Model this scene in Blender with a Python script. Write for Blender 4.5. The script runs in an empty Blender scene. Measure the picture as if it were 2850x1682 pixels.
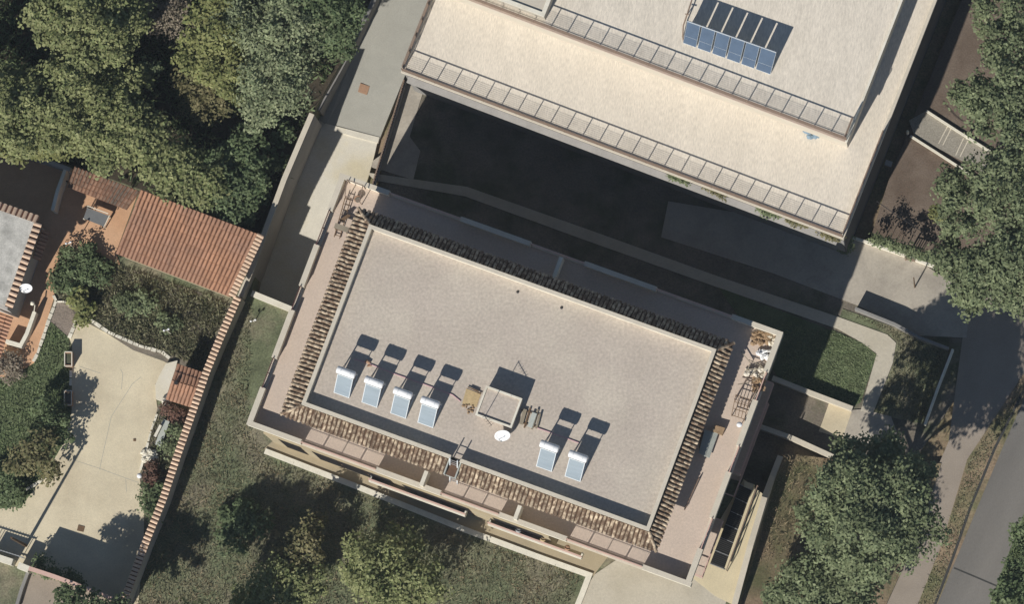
import bpy, math, random
import numpy as np
from mathutils import Vector, Matrix
random.seed(7); rng = np.random.default_rng(11)
scene = bpy.context.scene
COL = scene.collection

# ------------------------------------------------------------------ camera, sky, sun, exposure
PXM = 45.0                                   # photograph pixels per metre at the middle of the frame
CAMH = 370.0
CAM = Vector((0.080*CAMH, -0.127*CAMH, CAMH))
FWD = (-CAM).normalized(); DIST = CAM.length
RIGHT = FWD.cross(Vector((0, 1, 0))).normalized(); UP = RIGHT.cross(FWD).normalized()
cd = bpy.data.cameras.new('camera'); cam = bpy.data.objects.new('camera', cd); COL.objects.link(cam)
cam.matrix_world = Matrix(((RIGHT.x, UP.x, -FWD.x, CAM.x), (RIGHT.y, UP.y, -FWD.y, CAM.y), (RIGHT.z, UP.z, -FWD.z, CAM.z), (0, 0, 0, 1)))
cd.sensor_width = 36.0; cd.lens = 36.0*DIST/(2850/PXM); cd.clip_start = 10; cd.clip_end = 6000
scene.camera = cam
SX, SY = 0.656, 1.16                         # ground shadow per metre of height
el = math.atan(1/math.hypot(SX, SY))
world = bpy.data.worlds.new('World'); scene.world = world; world.use_nodes = True
wn = world.node_tree.nodes; sky = wn.new('ShaderNodeTexSky'); sky.sky_type = 'NISHITA'; sky.sun_disc = False
sky.sun_elevation = el; sky.sun_rotation = math.atan2(-SX, -SY); sky.altitude = 200; sky.air_density = 1.0; sky.dust_density = 0.3; sky.ozone_density = 3.0
bg = wn['Background']; world.node_tree.links.new(sky.outputs[0], bg.inputs[0]); bg.inputs[1].default_value = 0.055
sd = bpy.data.lights.new('sun', 'SUN'); sd.energy = 4.7; sd.angle = math.radians(0.53); sd.color = (1.0, 0.96, 0.90)
sun = bpy.data.objects.new('sun', sd); COL.objects.link(sun)
sun.rotation_euler = Vector((SX, SY, -1)).to_track_quat('-Z', 'Y').to_euler(); sun.location = (-30, -60, 60)
vs = scene.view_settings; vs.view_transform = 'Standard'; vs.look = 'None'; vs.exposure = 0.1; vs.gamma = 1; vs.use_curve_mapping = False

# ------------------------------------------------------------------ helpers
def P(px, py, z=0.0):
    """The point at height z that the photograph shows at pixel px, py."""
    d = FWD*DIST + RIGHT*((px-1425)/PXM) - UP*((py-841)/PXM)
    t = (z-CAM.z)/d.z
    return CAM + d*t

def lin(r, g, b, k=1.0):
    f = lambda c: (c/255/12.92 if c/255 <= 0.04045 else ((c/255+0.055)/1.055)**2.4)*k
    return (f(r), f(g), f(b))

class MB:
    def __init__(s): s.v = []; s.f = []
    def add(s, vs, fs):
        o = len(s.v); s.v += [tuple(x) for x in vs]; s.f += [tuple(i+o for i in q) for q in fs]; return s
    def prism(s, top, z0):
        n = len(top); top = [Vector(p) for p in top]
        if sum(top[i].x*top[(i+1) % n].y-top[(i+1) % n].x*top[i].y for i in range(n)) < 0: top = top[::-1]
        bot = [Vector((p.x, p.y, z0 if not callable(z0) else z0(p))) for p in top]
        return s.add(top+bot, [tuple(range(n)), tuple(range(2*n-1, n-1, -1))]+[(i, i+n, (i+1) % n+n, (i+1) % n) for i in range(n)])
    def bar(s, p, q, w, h=None, up=Vector((0, 0, 1))):
        h = h or w; p = Vector(p); q = Vector(q); d = (q-p).normalized()
        sd_ = d.cross(up)
        if sd_.length < 1e-4: sd_ = d.cross(Vector((1, 0.3, 0)))
        sd_.normalize(); u2 = sd_.cross(d)
        vs_ = [b+sd_*x*w/2+u2*y*h/2 for b in (p, q) for x, y in ((-1, -1), (1, -1), (1, 1), (-1, 1))]
        return s.add(vs_, [(0, 1, 2, 3), (7, 6, 5, 4), (0, 4, 5, 1), (1, 5, 6, 2), (2, 6, 7, 3), (3, 7, 4, 0)])
    def tube(s, p, q, r, r2=None, n=8, cap=True):
        r2 = r if r2 is None else r2; p = Vector(p); q = Vector(q); d = (q-p).normalized()
        a = d.orthogonal().normalized(); b = d.cross(a)
        vs_ = [c+(a*math.cos(6.2832*i/n)+b*math.sin(6.2832*i/n))*rr for c, rr in ((p, r), (q, r2)) for i in range(n)]
        fs = [(i, (i+1) % n, (i+1) % n+n, i+n) for i in range(n)]
        if cap: fs += [tuple(range(n-1, -1, -1)), tuple(range(n, 2*n))]
        return s.add(vs_, fs)
    def blob(s, c, rx, ry, rz, n=10, m=6, jit=0.0):
        c = Vector(c); vs_ = []; fs = []
        for j in range(m+1):
            th = math.pi*j/m
            for i in range(n):
                k = 1+random.uniform(-jit, jit)
                vs_.append(c+Vector((rx*k*math.sin(th)*math.cos(6.2832*i/n), ry*k*math.sin(th)*math.sin(6.2832*i/n), rz*k*math.cos(th))))
        for j in range(m):
            for i in range(n): fs.append((j*n+i, (j+1)*n+i, (j+1)*n+(i+1) % n, j*n+(i+1) % n))
        return s.add(vs_, fs)
    def lathe(s, c, prof, n=12):
        c = Vector(c); vs_ = [c+Vector((r*math.cos(6.2832*i/n), r*math.sin(6.2832*i/n), z)) for r, z in prof for i in range(n)]
        fs = [(j*n+i, j*n+(i+1) % n, (j+1)*n+(i+1) % n, (j+1)*n+i) for j in range(len(prof)-1) for i in range(n)]
        fs += [tuple(range(n-1, -1, -1)), tuple(range((len(prof)-1)*n, len(prof)*n))]
        return s.add(vs_, fs)

def mesh_of(name, mb, off=Vector((0, 0, 0)), smooth=False):
    me = bpy.data.meshes.new(name)
    me.from_pydata([(x-off.x, y-off.y, z-off.z) for x, y, z in mb.v], [], mb.f)
    if smooth: me.shade_smooth()
    me.update(); return me
def link(name, data, mat=None, parent=None, kind=None):
    o = bpy.data.objects.new(name, data); COL.objects.link(o)
    if mat and data is not None and not data.materials: data.materials.append(M[mat])
    if parent: o.parent = parent
    if kind: o['kind'] = kind
    return o
ROOTLOC = {}
def tag(o, label, cat, group=None):
    o['label'] = label; o['category'] = cat
    if group: o['group'] = group
    return o
def thing(name, label, cat, loc, group=None):
    o = bpy.data.objects.new(name, None); COL.objects.link(o); o.location = loc; o.empty_display_size = 0.3
    ROOTLOC[o] = Vector(loc); return tag(o, label, cat, group)
def part(root, name, mb, mat, smooth=False, kind=None, label=None):
    off = ROOTLOC[root]
    o = link(name, mesh_of(name, mb, off, smooth), mat, root, kind); ROOTLOC[o] = off
    if label: o['label'] = label
    return o
def solo(name, label, cat, mb, mat, group=None, smooth=False):
    c = Vector((sum(v[0] for v in mb.v)/len(mb.v), sum(v[1] for v in mb.v)/len(mb.v), min(v[2] for v in mb.v)))
    o = link(name, mesh_of(name, mb, c, smooth), mat); o.location = c; ROOTLOC[o] = c
    return tag(o, label, cat, group)
def struct(name, mb, mat):
    return link(name, mesh_of(name, mb), mat, None, 'structure')
def sheet(name, pts, z, mat, thick=0.3):
    mb = MB(); tp = [P(p[0], p[1], p[2] if len(p) > 2 else z) for p in pts]
    mb.prism(tp, lambda p: p.z-thick); return struct(name, mb, mat)
def offset_path(path, w, closed=False):
    n = len(path); L, R = [], []
    for i, p in enumerate(path):
        a = path[i-1] if i else path[0]; b = path[i+1] if i < n-1 else path[-1]
        d1 = (Vector((p-a).xy)).normalized() if i else None
        d2 = (Vector((b-p).xy)).normalized() if i < n-1 else None
        d1 = d1 or d2; d2 = d2 or d1
        t = (d1+d2).normalized(); nrm = Vector((-t.y, t.x)); k = 1/max(0.5, nrm.dot(Vector((-d1.y, d1.x))))
        L.append(Vector((p.x+nrm.x*w/2*k, p.y+nrm.y*w/2*k, p.z))); R.append(Vector((p.x-nrm.x*w/2*k, p.y-nrm.y*w/2*k, p.z)))
    return L, R
def wall_mb(pxpath, w, zt, zb, mb=None):
    mb = mb or MB(); path = [P(p[0], p[1], p[2] if len(p) > 2 else zt) for p in pxpath]
    L, R = offset_path(path, w)
    for i in range(len(path)-1):
        t = [L[i], R[i], R[i+1], L[i+1]]; b = [Vector((q.x, q.y, zb)) for q in t]
        fs = [(0, 1, 2, 3), (1, 5, 6, 2), (3, 7, 4, 0), (7, 6, 5, 4)]
        if i == 0: fs.append((0, 4, 5, 1))
        if i == len(path)-2: fs.append((2, 6, 7, 3))
        mb.add(t+b, fs)
    return mb
class Frame:
    def __init__(s, o, u): s.o = Vector((o.x, o.y)); s.u = Vector((u.x, u.y)).normalized(); s.v = Vector((-s.u.y, s.u.x))
    def w(s, a, b, z): p = s.o+s.u*a+s.v*b; return Vector((p.x, p.y, z))
    def l(s, px, py, z): p = P(px, py, z).xy-s.o; return p.dot(s.u), p.dot(s.v)
    def box(s, mb, a0, a1, b0, b1, z0, z1):
        return mb.prism([s.w(a0, b0, z1), s.w(a1, b0, z1), s.w(a1, b1, z1), s.w(a0, b1, z1)], z0)

# ------------------------------------------------------------------ materials
M = {}
def mat(key, col, var=0.12, scale=2.0, fine=25.0, fvar=0.10, rough=0.85, bump=0.0, rnd=0.0, col2=None, mix_scale=0.35, mix=(0.45, 0.65), stretch=None, metallic=0.0, spec=0.3, island=None, trans=0.0):
    m = bpy.data.materials.new(key); m.use_nodes = True; nt = m.node_tree; n = nt.nodes; l = nt.links
    b = n['Principled BSDF']; b.inputs['Roughness'].default_value = rough; b.inputs['Metallic'].default_value = metallic
    b.inputs['Specular IOR Level'].default_value = spec
    g = n.new('ShaderNodeNewGeometry'); vec = g.outputs['Position']
    if stretch:
        mp = n.new('ShaderNodeMapping'); mp.vector_type = 'TEXTURE'; l.new(vec, mp.inputs['Vector'])
        mp.inputs['Rotation'].default_value[2] = stretch[0]; mp.inputs['Scale'].default_value = (stretch[1], stretch[2], 1)
        svec = mp.outputs[0]
    else: svec = vec
    def noise(sc, det, v):
        t = n.new('ShaderNodeTexNoise'); t.inputs['Scale'].default_value = sc; t.inputs['Detail'].default_value = det; t.inputs['Roughness'].default_value = 0.6
        l.new(v, t.inputs['Vector']); return t.outputs[0]
    def ramp(f, lo, hi, a=0.3, b_=0.7):
        r = n.new('ShaderNodeMapRange'); l.new(f, r.inputs[0]); r.inputs[1].default_value = a; r.inputs[2].default_value = b_; r.inputs[3].default_value = lo; r.inputs[4].default_value = hi; return r.outputs[0]
    def mul(c, f):
        x = n.new('ShaderNodeVectorMath'); x.operation = 'SCALE'; l.new(c, x.inputs[0]); l.new(f, x.inputs['Scale']); return x.outputs[0]
    rgb = n.new('ShaderNodeRGB'); rgb.outputs[0].default_value = (*col, 1); c = rgb.outputs[0]
    if col2:
        mx = n.new('ShaderNodeMix'); mx.data_type = 'RGBA'; mx.inputs['A'].default_value = (*col, 1); mx.inputs['B'].default_value = (*col2, 1)
        l.new(ramp(noise(mix_scale, 6, svec), 0, 1, *mix), mx.inputs['Factor']); c = mx.outputs['Result']
    if island:
        mx = n.new('ShaderNodeMix'); mx.data_type = 'RGBA'; mx.inputs['B'].default_value = (*island, 1); l.new(c, mx.inputs['A'])
        l.new(g.outputs['Random Per Island'], mx.inputs['Factor']); c = mx.outputs['Result']
    if rnd:
        oi = n.new('ShaderNodeObjectInfo'); c = mul(c, ramp(oi.outputs['Random'], 1-rnd, 1+rnd, 0, 1))
    if var: c = mul(c, ramp(noise(scale, 5, svec), 1-var, 1+var))
    if fvar: c = mul(c, ramp(noise(fine, 3, svec), 1-fvar, 1+fvar))
    l.new(c, b.inputs['Base Color'])
    if bump:
        bp = n.new('ShaderNodeBump'); bp.inputs['Strength'].default_value = bump; bp.inputs['Distance'].default_value = 0.05
        l.new(noise(fine, 4, svec), bp.inputs['Height']); l.new(bp.outputs[0], b.inputs['Normal'])
    if trans:
        tr = n.new('ShaderNodeBsdfTranslucent'); l.new(c, tr.inputs[0]); ms = n.new('ShaderNodeMixShader'); ms.inputs[0].default_value = trans
        l.new(b.outputs[0], ms.inputs[1]); l.new(tr.outputs[0], ms.inputs[2]); l.new(ms.outputs[0], n['Material Output'].inputs[0])
    M[key] = m; return m
K = 0.95
TH = math.radians(-20.2)
mat('roof_beige', lin(198, 186, 172, .84), 0.06, 0.35, 6, 0.15, 0.9, 0.15, col2=lin(206, 195, 179, .84), mix_scale=0.25)
mat('terrace_tile', lin(210, 192, 175, .86), 0.05, 0.7, 8, 0.10, 0.75, 0.1)
mat('cream_membrane', lin(226, 216, 199, 0.88), 0.06, 0.5, 6, 0.15, 0.9, 0.2, stretch=(math.radians(-8), 0.45, 1.9))
mat('white_paint', lin(226, 220, 203, 0.95), 0.06, 1.0, 12, 0.05, 0.8, col2=lin(200, 190, 168, 0.95), mix_scale=0.8, mix=(0.5, 0.8))
mat('coping', lin(205, 196, 178, 0.95), 0.07, 1.5, 14, 0.07)
mat('tan_wall', lin(178, 164, 136, 0.85), 0.08, 0.8, 10, 0.05)
mat('cream_wall', lin(212, 203, 186, 0.8), 0.06, 0.6, 10, 0.05)
mat('grey_wall', lin(176, 172, 166, 0.85), 0.10, 0.7, 10, 0.08, bump=0.1)
mat('grey_render', lin(140, 138, 134, 0.9), 0.12, 0.8, 10, 0.08)
mat('dark_glass', (0.022, 0.020, 0.020), 0.1, fvar=0, rough=0.9, spec=0.05)
mat('brown_shutter', lin(86, 66, 52), 0.1, 3, 20, 0.1, spec=0.05)
mat('pink_metal', lin(214, 180, 165, 0.9), 0.05, 2, fvar=0, rough=0.5)
mat('brown_metal', lin(142, 122, 106, 0.9), 0.08, 2, fvar=0, rough=0.55)
mat('red_brown_metal', lin(96, 62, 60, 0.9), 0.08, 2, fvar=0, rough=0.55)
mat('dark_metal', lin(52, 50, 50), 0.05, fvar=0, rough=0.5)
mat('grey_metal', lin(150, 152, 152), 0.05, fvar=0, rough=0.4)
mat('white_enamel', (0.85, 0.85, 0.84), 0.03, fvar=0, rough=0.25, spec=0.5)
mat('alu', lin(205, 210, 212), 0.04, fvar=0, rough=0.35)
mat('collector_pale', lin(150, 162, 170, 0.9), 0.08, 3, fvar=0.02, rough=0.2, spec=0.6, stretch=(TH, 3, 0.3))
mat('collector_blue', lin(96, 114, 136, 0.75), 0.08, 2, fvar=0.02, rough=0.2, spec=0.6)
mat('pink_pipe', lin(196, 160, 164), 0.1, fvar=0)
mat('band_tile', lin(200, 182, 156, 0.88), 0.2, 5, 18, 0.15, rnd=0.28, col2=lin(116, 96, 78, 0.9), mix_scale=3.4, mix=(0.38, 0.56))
mat('band_bed', lin(92, 70, 54, 0.8), 0.2, 4, 20, 0.15)
mat('terracotta_tile', lin(186, 140, 110, .98), 0.10, 1.2, 15, 0.10, rnd=0.10, col2=lin(160, 126, 106, 1.0), mix_scale=0.35, mix=(0.36, 0.66))
mat('terracotta_bed', lin(128, 92, 72, 0.9), 0.15, 2, 15, 0.1)
mat('terracotta_worn', lin(150, 116, 94, 0.9), 0.15, 1.5, 15, 0.12, rnd=0.2, col2=lin(108, 96, 84, 0.9), mix_scale=0.8, mix=(0.38, 0.6))
mat('cap_tile', lin(210, 182, 156, 0.95), 0.12, 3, 15, 0.1, rnd=0.12)
mat('cap_bed', lin(110, 74, 58, 0.8), 0.15, 3, 15, 0.1)
mat('terracotta_floor', lin(204, 164, 130, 0.95), 0.06, 1.5, 12, 0.08, 0.8, col2=lin(196, 154, 120, 0.95))
mat('concrete_warm', lin(212, 200, 172, K), 0.10, 0.5, 10, 0.08, bump=0.1, col2=lin(197, 184, 157, K), mix_scale=0.22)
mat('concrete_pale', lin(219, 213, 197, K), 0.08, 0.6, 10, 0.07, bump=0.1, col2=lin(200, 190, 163, K), mix_scale=0.3)
mat('concrete_grey', lin(164, 162, 152, K), 0.07, 0.7, 14, 0.08, bump=0.15)
mat('concrete_yard', lin(176, 168, 154, K), 0.10, 0.5, 8, 0.09, bump=0.15, col2=lin(158, 150, 138, K), mix_scale=0.4)
mat('concrete_path', lin(196, 188, 170, .92), 0.10, 0.5, 8, 0.09, bump=0.15, col2=lin(176, 168, 150, .92), mix_scale=0.5)
mat('paving_cream', lin(214, 200, 166, 0.9), 0.06, 0.8, 12, 0.06)
mat('asphalt', lin(126, 122, 116, K), 0.06, 0.5, 30, 0.10, bump=0.2, col2=lin(112, 109, 104, K), mix_scale=0.2, stretch=(math.radians(-28), 1, 6))
mat('sidewalk', lin(152, 141, 128, K), 0.08, 0.7, 14, 0.10, bump=0.1)
mat('gravel', lin(152, 146, 134, K), 0.10, 1, 14, 0.22, bump=0.5)
mat('soil', lin(114, 101, 89, K), 0.12, 0.6, 10, 0.20, bump=0.5, col2=lin(100, 86, 74, K), mix_scale=0.4)
mat('dark_soil', lin(118, 110, 98, 0.95), 0.2, 0.6, 8, 0.25, bump=0.5, col2=lin(82, 86, 66, 0.95), mix_scale=0.5)
mat('dry_grass', lin(124, 118, 98, 1), 0.28, 0.9, 9, 0.34, bump=0.4, col2=lin(100, 106, 80, 1), mix_scale=0.3, mix=(0.38, 0.55))
mat('dry_earth', lin(138, 120, 98, 1), 0.2, 0.8, 9, 0.28, bump=0.4, col2=lin(102, 102, 72, 1), mix_scale=0.3, mix=(0.42, 0.62))
mat('lawn', lin(94, 104, 74, 1), 0.2, 1.2, 10, 0.3, bump=0.3, col2=lin(80, 94, 62, 1), mix_scale=0.8)
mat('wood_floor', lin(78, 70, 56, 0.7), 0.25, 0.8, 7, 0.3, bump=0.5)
mat('stone_white', lin(224, 218, 200, 0.92), 0.08, 3, 15, 0.08, rnd=0.08)
mat('pebble', lin(142, 130, 118, 0.9), 0.1, 1, 12, 0.3, bump=0.6)
mat('bark', lin(92, 78, 64, 0.8), 0.15, 3, 20, 0.2, bump=0.4)
mat('timber', lin(150, 140, 122, 0.9), 0.12, 2, 15, 0.1)
mat('weathered_wood', lin(112, 90, 68, 0.9), 0.14, 2, 15, 0.15)
mat('board', lin(190, 168, 128, 0.9), 0.15, 2, 12, 0.1)
mat('sheet_metal', lin(186, 190, 182, 0.9), 0.08, 1.5, 10, 0.05, rough=0.55)
mat('plastic_white', (0.8, 0.8, 0.79), 0.03, fvar=0, rough=0.4)
mat('canvas', lin(214, 206, 190), 0.10, 3, 15, 0.1)
mat('junk_brown', lin(150, 126, 98), 0.2, 4, 20, 0.2)
mat('blue_sheet', lin(126, 146, 160), 0.12, 3, 15, 0.1)
mat('table_grey', lin(110, 112, 112), 0.06, 2, 15, 0.06, rough=0.6)
mat('rust', lin(172, 138, 112, 0.9), 0.1, 4, 20, 0.1)
mat('kerb_brown', lin(186, 166, 150, 0.9), 0.08, 1, 12, 0.08)
mat('house_roof', lin(196, 193, 184, 0.92), 0.16, 1.6, 10, 0.14, col2=lin(160, 158, 150, 0.92), mix_scale=1.4, mix=(0.45, 0.7))
mat('shade_grey', lin(74, 76, 78), 0.2, 0.6, 6, 0.15)  # dark grey that puts the east wall's shade into its colour
mat('pole_wood', lin(96, 78, 60), 0.15, 3, 20, 0.1)
mat('grating', lin(62, 62, 60), 0.1, fvar=0, rough=0.6)
def leafmat(key, a, b, c2): mat(key, a, 0.25, 0.8, 4, 0.18, 0.6, col2=c2, mix_scale=0.5, mix=(0.4, 0.65), island=b, trans=0.26, spec=0.2)
leafmat('leaf_green', lin(120, 128, 82), lin(154, 156, 110), lin(102, 115, 72))
leafmat('leaf_yellow', lin(120, 126, 76), lin(148, 148, 98), lin(98, 110, 66))
leafmat('leaf_silver', lin(116, 127, 94), lin(156, 162, 126), lin(96, 110, 78))
leafmat('leaf_dark', lin(88, 103, 70), lin(118, 130, 94), lin(76, 94, 64))
leafmat('leaf_mid', lin(106, 117, 84), lin(136, 144, 108), lin(90, 104, 74))
leafmat('leaf_dry', lin(122, 112, 96), lin(158, 146, 130), lin(104, 100, 80))
leafmat('leaf_red', lin(98, 72, 62), lin(126, 98, 84), lin(80, 72, 56))
leafmat('leaf_olive', lin(108, 106, 72), lin(136, 128, 94), lin(86, 94, 60))
leafmat('blade', lin(118, 120, 92), lin(152, 146, 118), lin(106, 114, 84))
leafmat('blade_green', lin(106, 120, 84), lin(140, 150, 112), lin(96, 112, 76))
leafmat('blade_dry', lin(138, 124, 98), lin(166, 148, 120), lin(110, 110, 80))
# ------------------------------------------------------------------ leaf and grass meshes
def quads_object(name, V, matname, parent=None, off=None, kind=None):
    """V is (n,4,3): n four-cornered leaves as one mesh."""
    n = len(V); off = off or Vector((0, 0, 0))
    me = bpy.data.meshes.new(name); me.vertices.add(n*4); me.loops.add(n*4); me.polygons.add(n)
    me.vertices.foreach_set('co', (V.reshape(-1, 3)-np.array(off)).astype(np.float32).ravel())
    me.loops.foreach_set('vertex_index', np.arange(n*4, dtype=np.int32))
    me.polygons.foreach_set('loop_start', np.arange(0, n*4, 4, dtype=np.int32))
    me.update(calc_edges=True); me.validate()
    o = link(name, me, matname, parent, kind); return o
def leaves(C, R, per, size, up=0.6, flat=0.75, elong=1.7):
    """per leaves round each clump centre C (n,3) with radius R (n,)."""
    n = len(C)*per; c = np.repeat(C, per, 0); r = np.repeat(R, per)
    d = rng.normal(size=(n, 3)); d /= np.linalg.norm(d, axis=1)[:, None]; d[:, 2] = np.where(d[:, 2] < -0.3, -d[:, 2], d[:, 2])
    p = c + d*(r*rng.random(n)**0.45)[:, None]*np.array([1, 1, flat])
    nr = d*0.6+np.array([0, 0, up+.25])+rng.normal(size=(n, 3))*0.34; nr /= np.linalg.norm(nr, axis=1)[:, None]
    t = np.cross(nr, rng.normal(size=(n, 3))); t /= np.linalg.norm(t, axis=1)[:, None]; b = np.cross(nr, t)
    s = size*rng.uniform(0.6, 1.3, n)[:, None]
    return np.stack([p-t*s*elong/2, p+b*s*0.5+nr*s*0.12, p+t*s*elong/2, p-b*s*0.5+nr*s*0.12], 1)
def crown_clumps(blobs, dens=3.2, rc=(0.28, 0.6), fill=0.3):
    """clump centres on the upper shells of ellipsoids: blobs = (x, y, z, rx, rz)."""
    C = []; R = []
    for x, y, z, rx, rz in blobs:
        m = max(6, int(dens*rx*rx*math.pi*1.5))
        d = rng.normal(size=(m, 3)); d /= np.linalg.norm(d, axis=1)[:, None]; d[:, 2] = np.where(d[:, 2] < -0.25, -d[:, 2], d[:, 2])
        k = np.where(rng.random(m) < fill, rng.uniform(0.35, 0.8, m), rng.uniform(0.66, 1.04, m))
        lump = 1+0.13*np.sin(d[:, 0]*5+x)*np.sin(d[:, 1]*5+y*1.7)
        C.append(np.array([x, y, z])+d*(k*lump)[:, None]*np.array([rx, rx, rz])); R.append(rng.uniform(rc[0], rc[1], m)*min(1, 0.5+rx*0.25))
    return np.concatenate(C), np.concatenate(R)
def tree(name, label, blobs, zg, matname, cat='tree', group=None, dens=3.4, per=52, size=0.145, trunk=True, rc=(0.4, 0.95), rzf=0.8):
    """blobs = (px, py, radius px, z centre)."""
    W = []
    for px, py, r, z in blobs:
        q = P(px, py, z); W.append((q.x, q.y, q.z, r/PXM, r/PXM*rzf))
    big = max(W, key=lambda b: b[3]); base = Vector((sum(b[0]*b[3] for b in W)/sum(b[3] for b in W), sum(b[1]*b[3] for b in W)/sum(b[3] for b in W), zg))
    root = thing(name, label, cat, base, group)
    C, R = crown_clumps(W, dens, rc)
    ok = C[:, 2] > zg+0.05; C, R = C[ok], R[ok]
    quads_object('crown' if cat == 'tree' else 'foliage', leaves(C, R, per, size), matname, root, base)
    mb = MB(); zb = min(b[2] for b in W)
    fork = Vector((base.x, base.y, zg+(zb-zg)*0.55)); tr = 0.06+0.07*big[3]
    if cat == 'tree': mb.tube(base-Vector((0, 0, 0.2)), fork, tr, tr*0.75)
    for b in W:
        if cat != 'tree':
            for k in range(3): mb.tube(Vector((b[0]+random.uniform(-.05, .05), b[1], zg-.05)), Vector((b[0]+random.uniform(-.5, .5)*b[3], b[1]+random.uniform(-.5, .5)*b[3], b[2]+b[4]*.5)), .018, .006, 5)
            continue
        tip = Vector((b[0], b[1], b[2]+b[4]*0.35)); mid = fork.lerp(tip, 0.5)+Vector((random.uniform(-.2, .2), random.uniform(-.2, .2), 0.1))
        mb.tube(fork, mid, tr*0.55, tr*0.4, 6); mb.tube(mid, tip, tr*0.4, tr*0.12, 6)
        for k in range(4):
            e = mid+Vector((random.uniform(-1, 1), random.uniform(-1, 1), random.uniform(0, .6)))*b[3]*0.8
            mb.tube(mid, e, tr*0.22, tr*0.06, 5)
    part(root, 'trunk' if cat == 'tree' else 'stem', mb, 'bark')
    return root
def in_poly(X, Y, poly):
    c = np.zeros(len(X), bool); n = len(poly); j = n-1
    for i in range(n):
        xi, yi = poly[i]; xj, yj = poly[j]
        c ^= ((yi > Y) != (yj > Y)) & (X < (xj-xi)*(Y-yi)/(yj-yi+1e-9)+xi); j = i
    return c
def tufts(name, label, polypx, zfun, matname, per_m2=30, h=(0.06, 0.2), w=0.05, spread=0.12, cat='grass', clump=0.0):
    pts = [P(p[0], p[1], p[2] if len(p) > 2 else 0.0) for p in polypx]; poly = [(p.x, p.y) for p in pts]
    x0, x1 = min(p[0] for p in poly), max(p[0] for p in poly); y0, y1 = min(p[1] for p in poly), max(p[1] for p in poly)
    n = int((x1-x0)*(y1-y0)*per_m2); X = rng.uniform(x0, x1, n); Y = rng.uniform(y0, y1, n); ok = in_poly(X, Y, poly)
    if clump: ok &= (np.sin(X*1.9+Y*0.7)+np.sin(Y*2.3-X*0.9)+np.sin(X*0.6+1.3)*0.8+rng.normal(size=n)*0.8) > clump
    X, Y = X[ok], Y[ok]; n = len(X); Z = zfun(X, Y) if callable(zfun) else np.full(n, zfun)
    p = np.stack([X, Y, Z], 1); a = rng.uniform(0, 6.283, n); hh = rng.uniform(h[0], h[1], n)
    t = np.stack([np.cos(a), np.sin(a), np.zeros(n)], 1)*w/2*rng.uniform(0.6, 1.6, n)[:, None]
    ln = rng.normal(size=(n, 3))*spread; ln[:, 2] = hh; mid = p+ln*0.55+np.array([0, 0, 0.02])
    V = np.stack([p-t*0.6, p+t*0.6, mid+t*0.9, p+ln*1.0-t*0.15], 1)
    o = quads_object(name, V, matname, None, None, 'stuff'); return tag(o, label, cat)

# ------------------------------------------------------------------ the ground
g = MB(); g.add([(-1200, -1200, -3.6), (1200, -1200, -3.6), (1200, 1200, -3.6), (-1200, 1200, -3.6)], [(0, 1, 2, 3)])
struct('ground', g, 'dry_earth')
ZY = -3.2
wallx = [(868, 318), (790, 505), (735, 660), (712, 722)]
sheet('garden_ground', [(-900, -700), (980, -700), (975, 130), (868, 318), (790, 505), (735, 660), (700, 812), (822, 862), (1000, 1000), (1900, 1300), (2075, 1345), (2130, 1385), (2056, 1690), (1900, 2300), (-900, 2300)], -0.03, 'dry_grass', 3.5)
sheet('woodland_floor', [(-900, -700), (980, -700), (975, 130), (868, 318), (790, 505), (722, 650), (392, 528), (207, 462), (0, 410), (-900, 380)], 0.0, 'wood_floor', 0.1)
sheet('yard_ground', [(1010, 700), (1130, 180), (2420, 690), (2700, 800), (2760, 960), (2560, 1260), (2340, 1300), (2130, 1385), (2060, 1345), (1500, 1100)], ZY-0.06, 'dark_soil')
sheet('driveway', [(700, 830), (735, 660), (790, 505), (880, 322), (908, 346), (1052, 388), (1040, 440), (1010, 545), (900, 700), (860, 920)], ZY+0.03, 'concrete_pale')
sheet('ramp', [(868, 318, ZY+.06), (908, 348, ZY+.06), (1055, 390, ZY+.06), (1135, 190, -2.6), (1215, -40, -2.0), (1330, -400, -1.6), (1200, -400, -1.6), (1060, -40, -2.0), (972, 140, -2.6)], 0, 'concrete_grey', 1.0)
sheet('ramp_kerb', [(905, 343), (1056, 382), (1052, 398), (900, 357)], ZY+0.12, 'concrete_pale')
sheet('yard_paving', [(1062, 430), (1135, 215), (1182, 240), (1140, 380), (1170, 420), (1150, 500), (1020, 460)], ZY, 'concrete_yard')
sheet('yard_apron', [(1860, 560), (2100, 600), (2430, 672), (2570, 735), (2700, 820), (2690, 940), (2560, 935), (2385, 850), (2150, 760), (1840, 660)], ZY, 'concrete_yard')
sheet('path', [(1020, 480), (1300, 520), (1640, 640), (2000, 770), (2340, 885), (2470, 932), (2494, 955), (2485, 1010), (2430, 1150), (2395, 1145), (2440, 985), (2400, 955), (2332, 916), (1992, 798), (1628, 668), (1294, 546), (1044, 502)], ZY+0.02, 'concrete_path')
sheet('lawn', [(2000, 800), (2326, 924), (2398, 954), (2440, 988), (2396, 1120), (2365, 1135), (2170, 1060), (2100, 950)], ZY, 'lawn')
sheet('verge_lawn', [(2345, 860), (2540, 930), (2640, 980), (2570, 1180), (2430, 1152), (2486, 1012), (2495, 953), (2470, 931), (2336, 884)], ZY-0.02, 'dry_grass')
sheet('entrance_slab', [(2372, 1142), (2400, 1140), (2480, 1160), (2500, 1215), (2470, 1250), (2340, 1225)], ZY+0.01, 'concrete_yard')
sheet('parking_ramp', [(2370, 1148, ZY+.015), (2345, 1222, ZY+.015), (2110, 1150, -3.45), (2150, 1050, -3.45)], 0, 'concrete_warm', 0.2)
sheet('soil_bed', [(2480, 480), (2700, -60), (3000, -60), (3000, 900), (2600, 745), (2420, 672)], ZY, 'soil')
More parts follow.
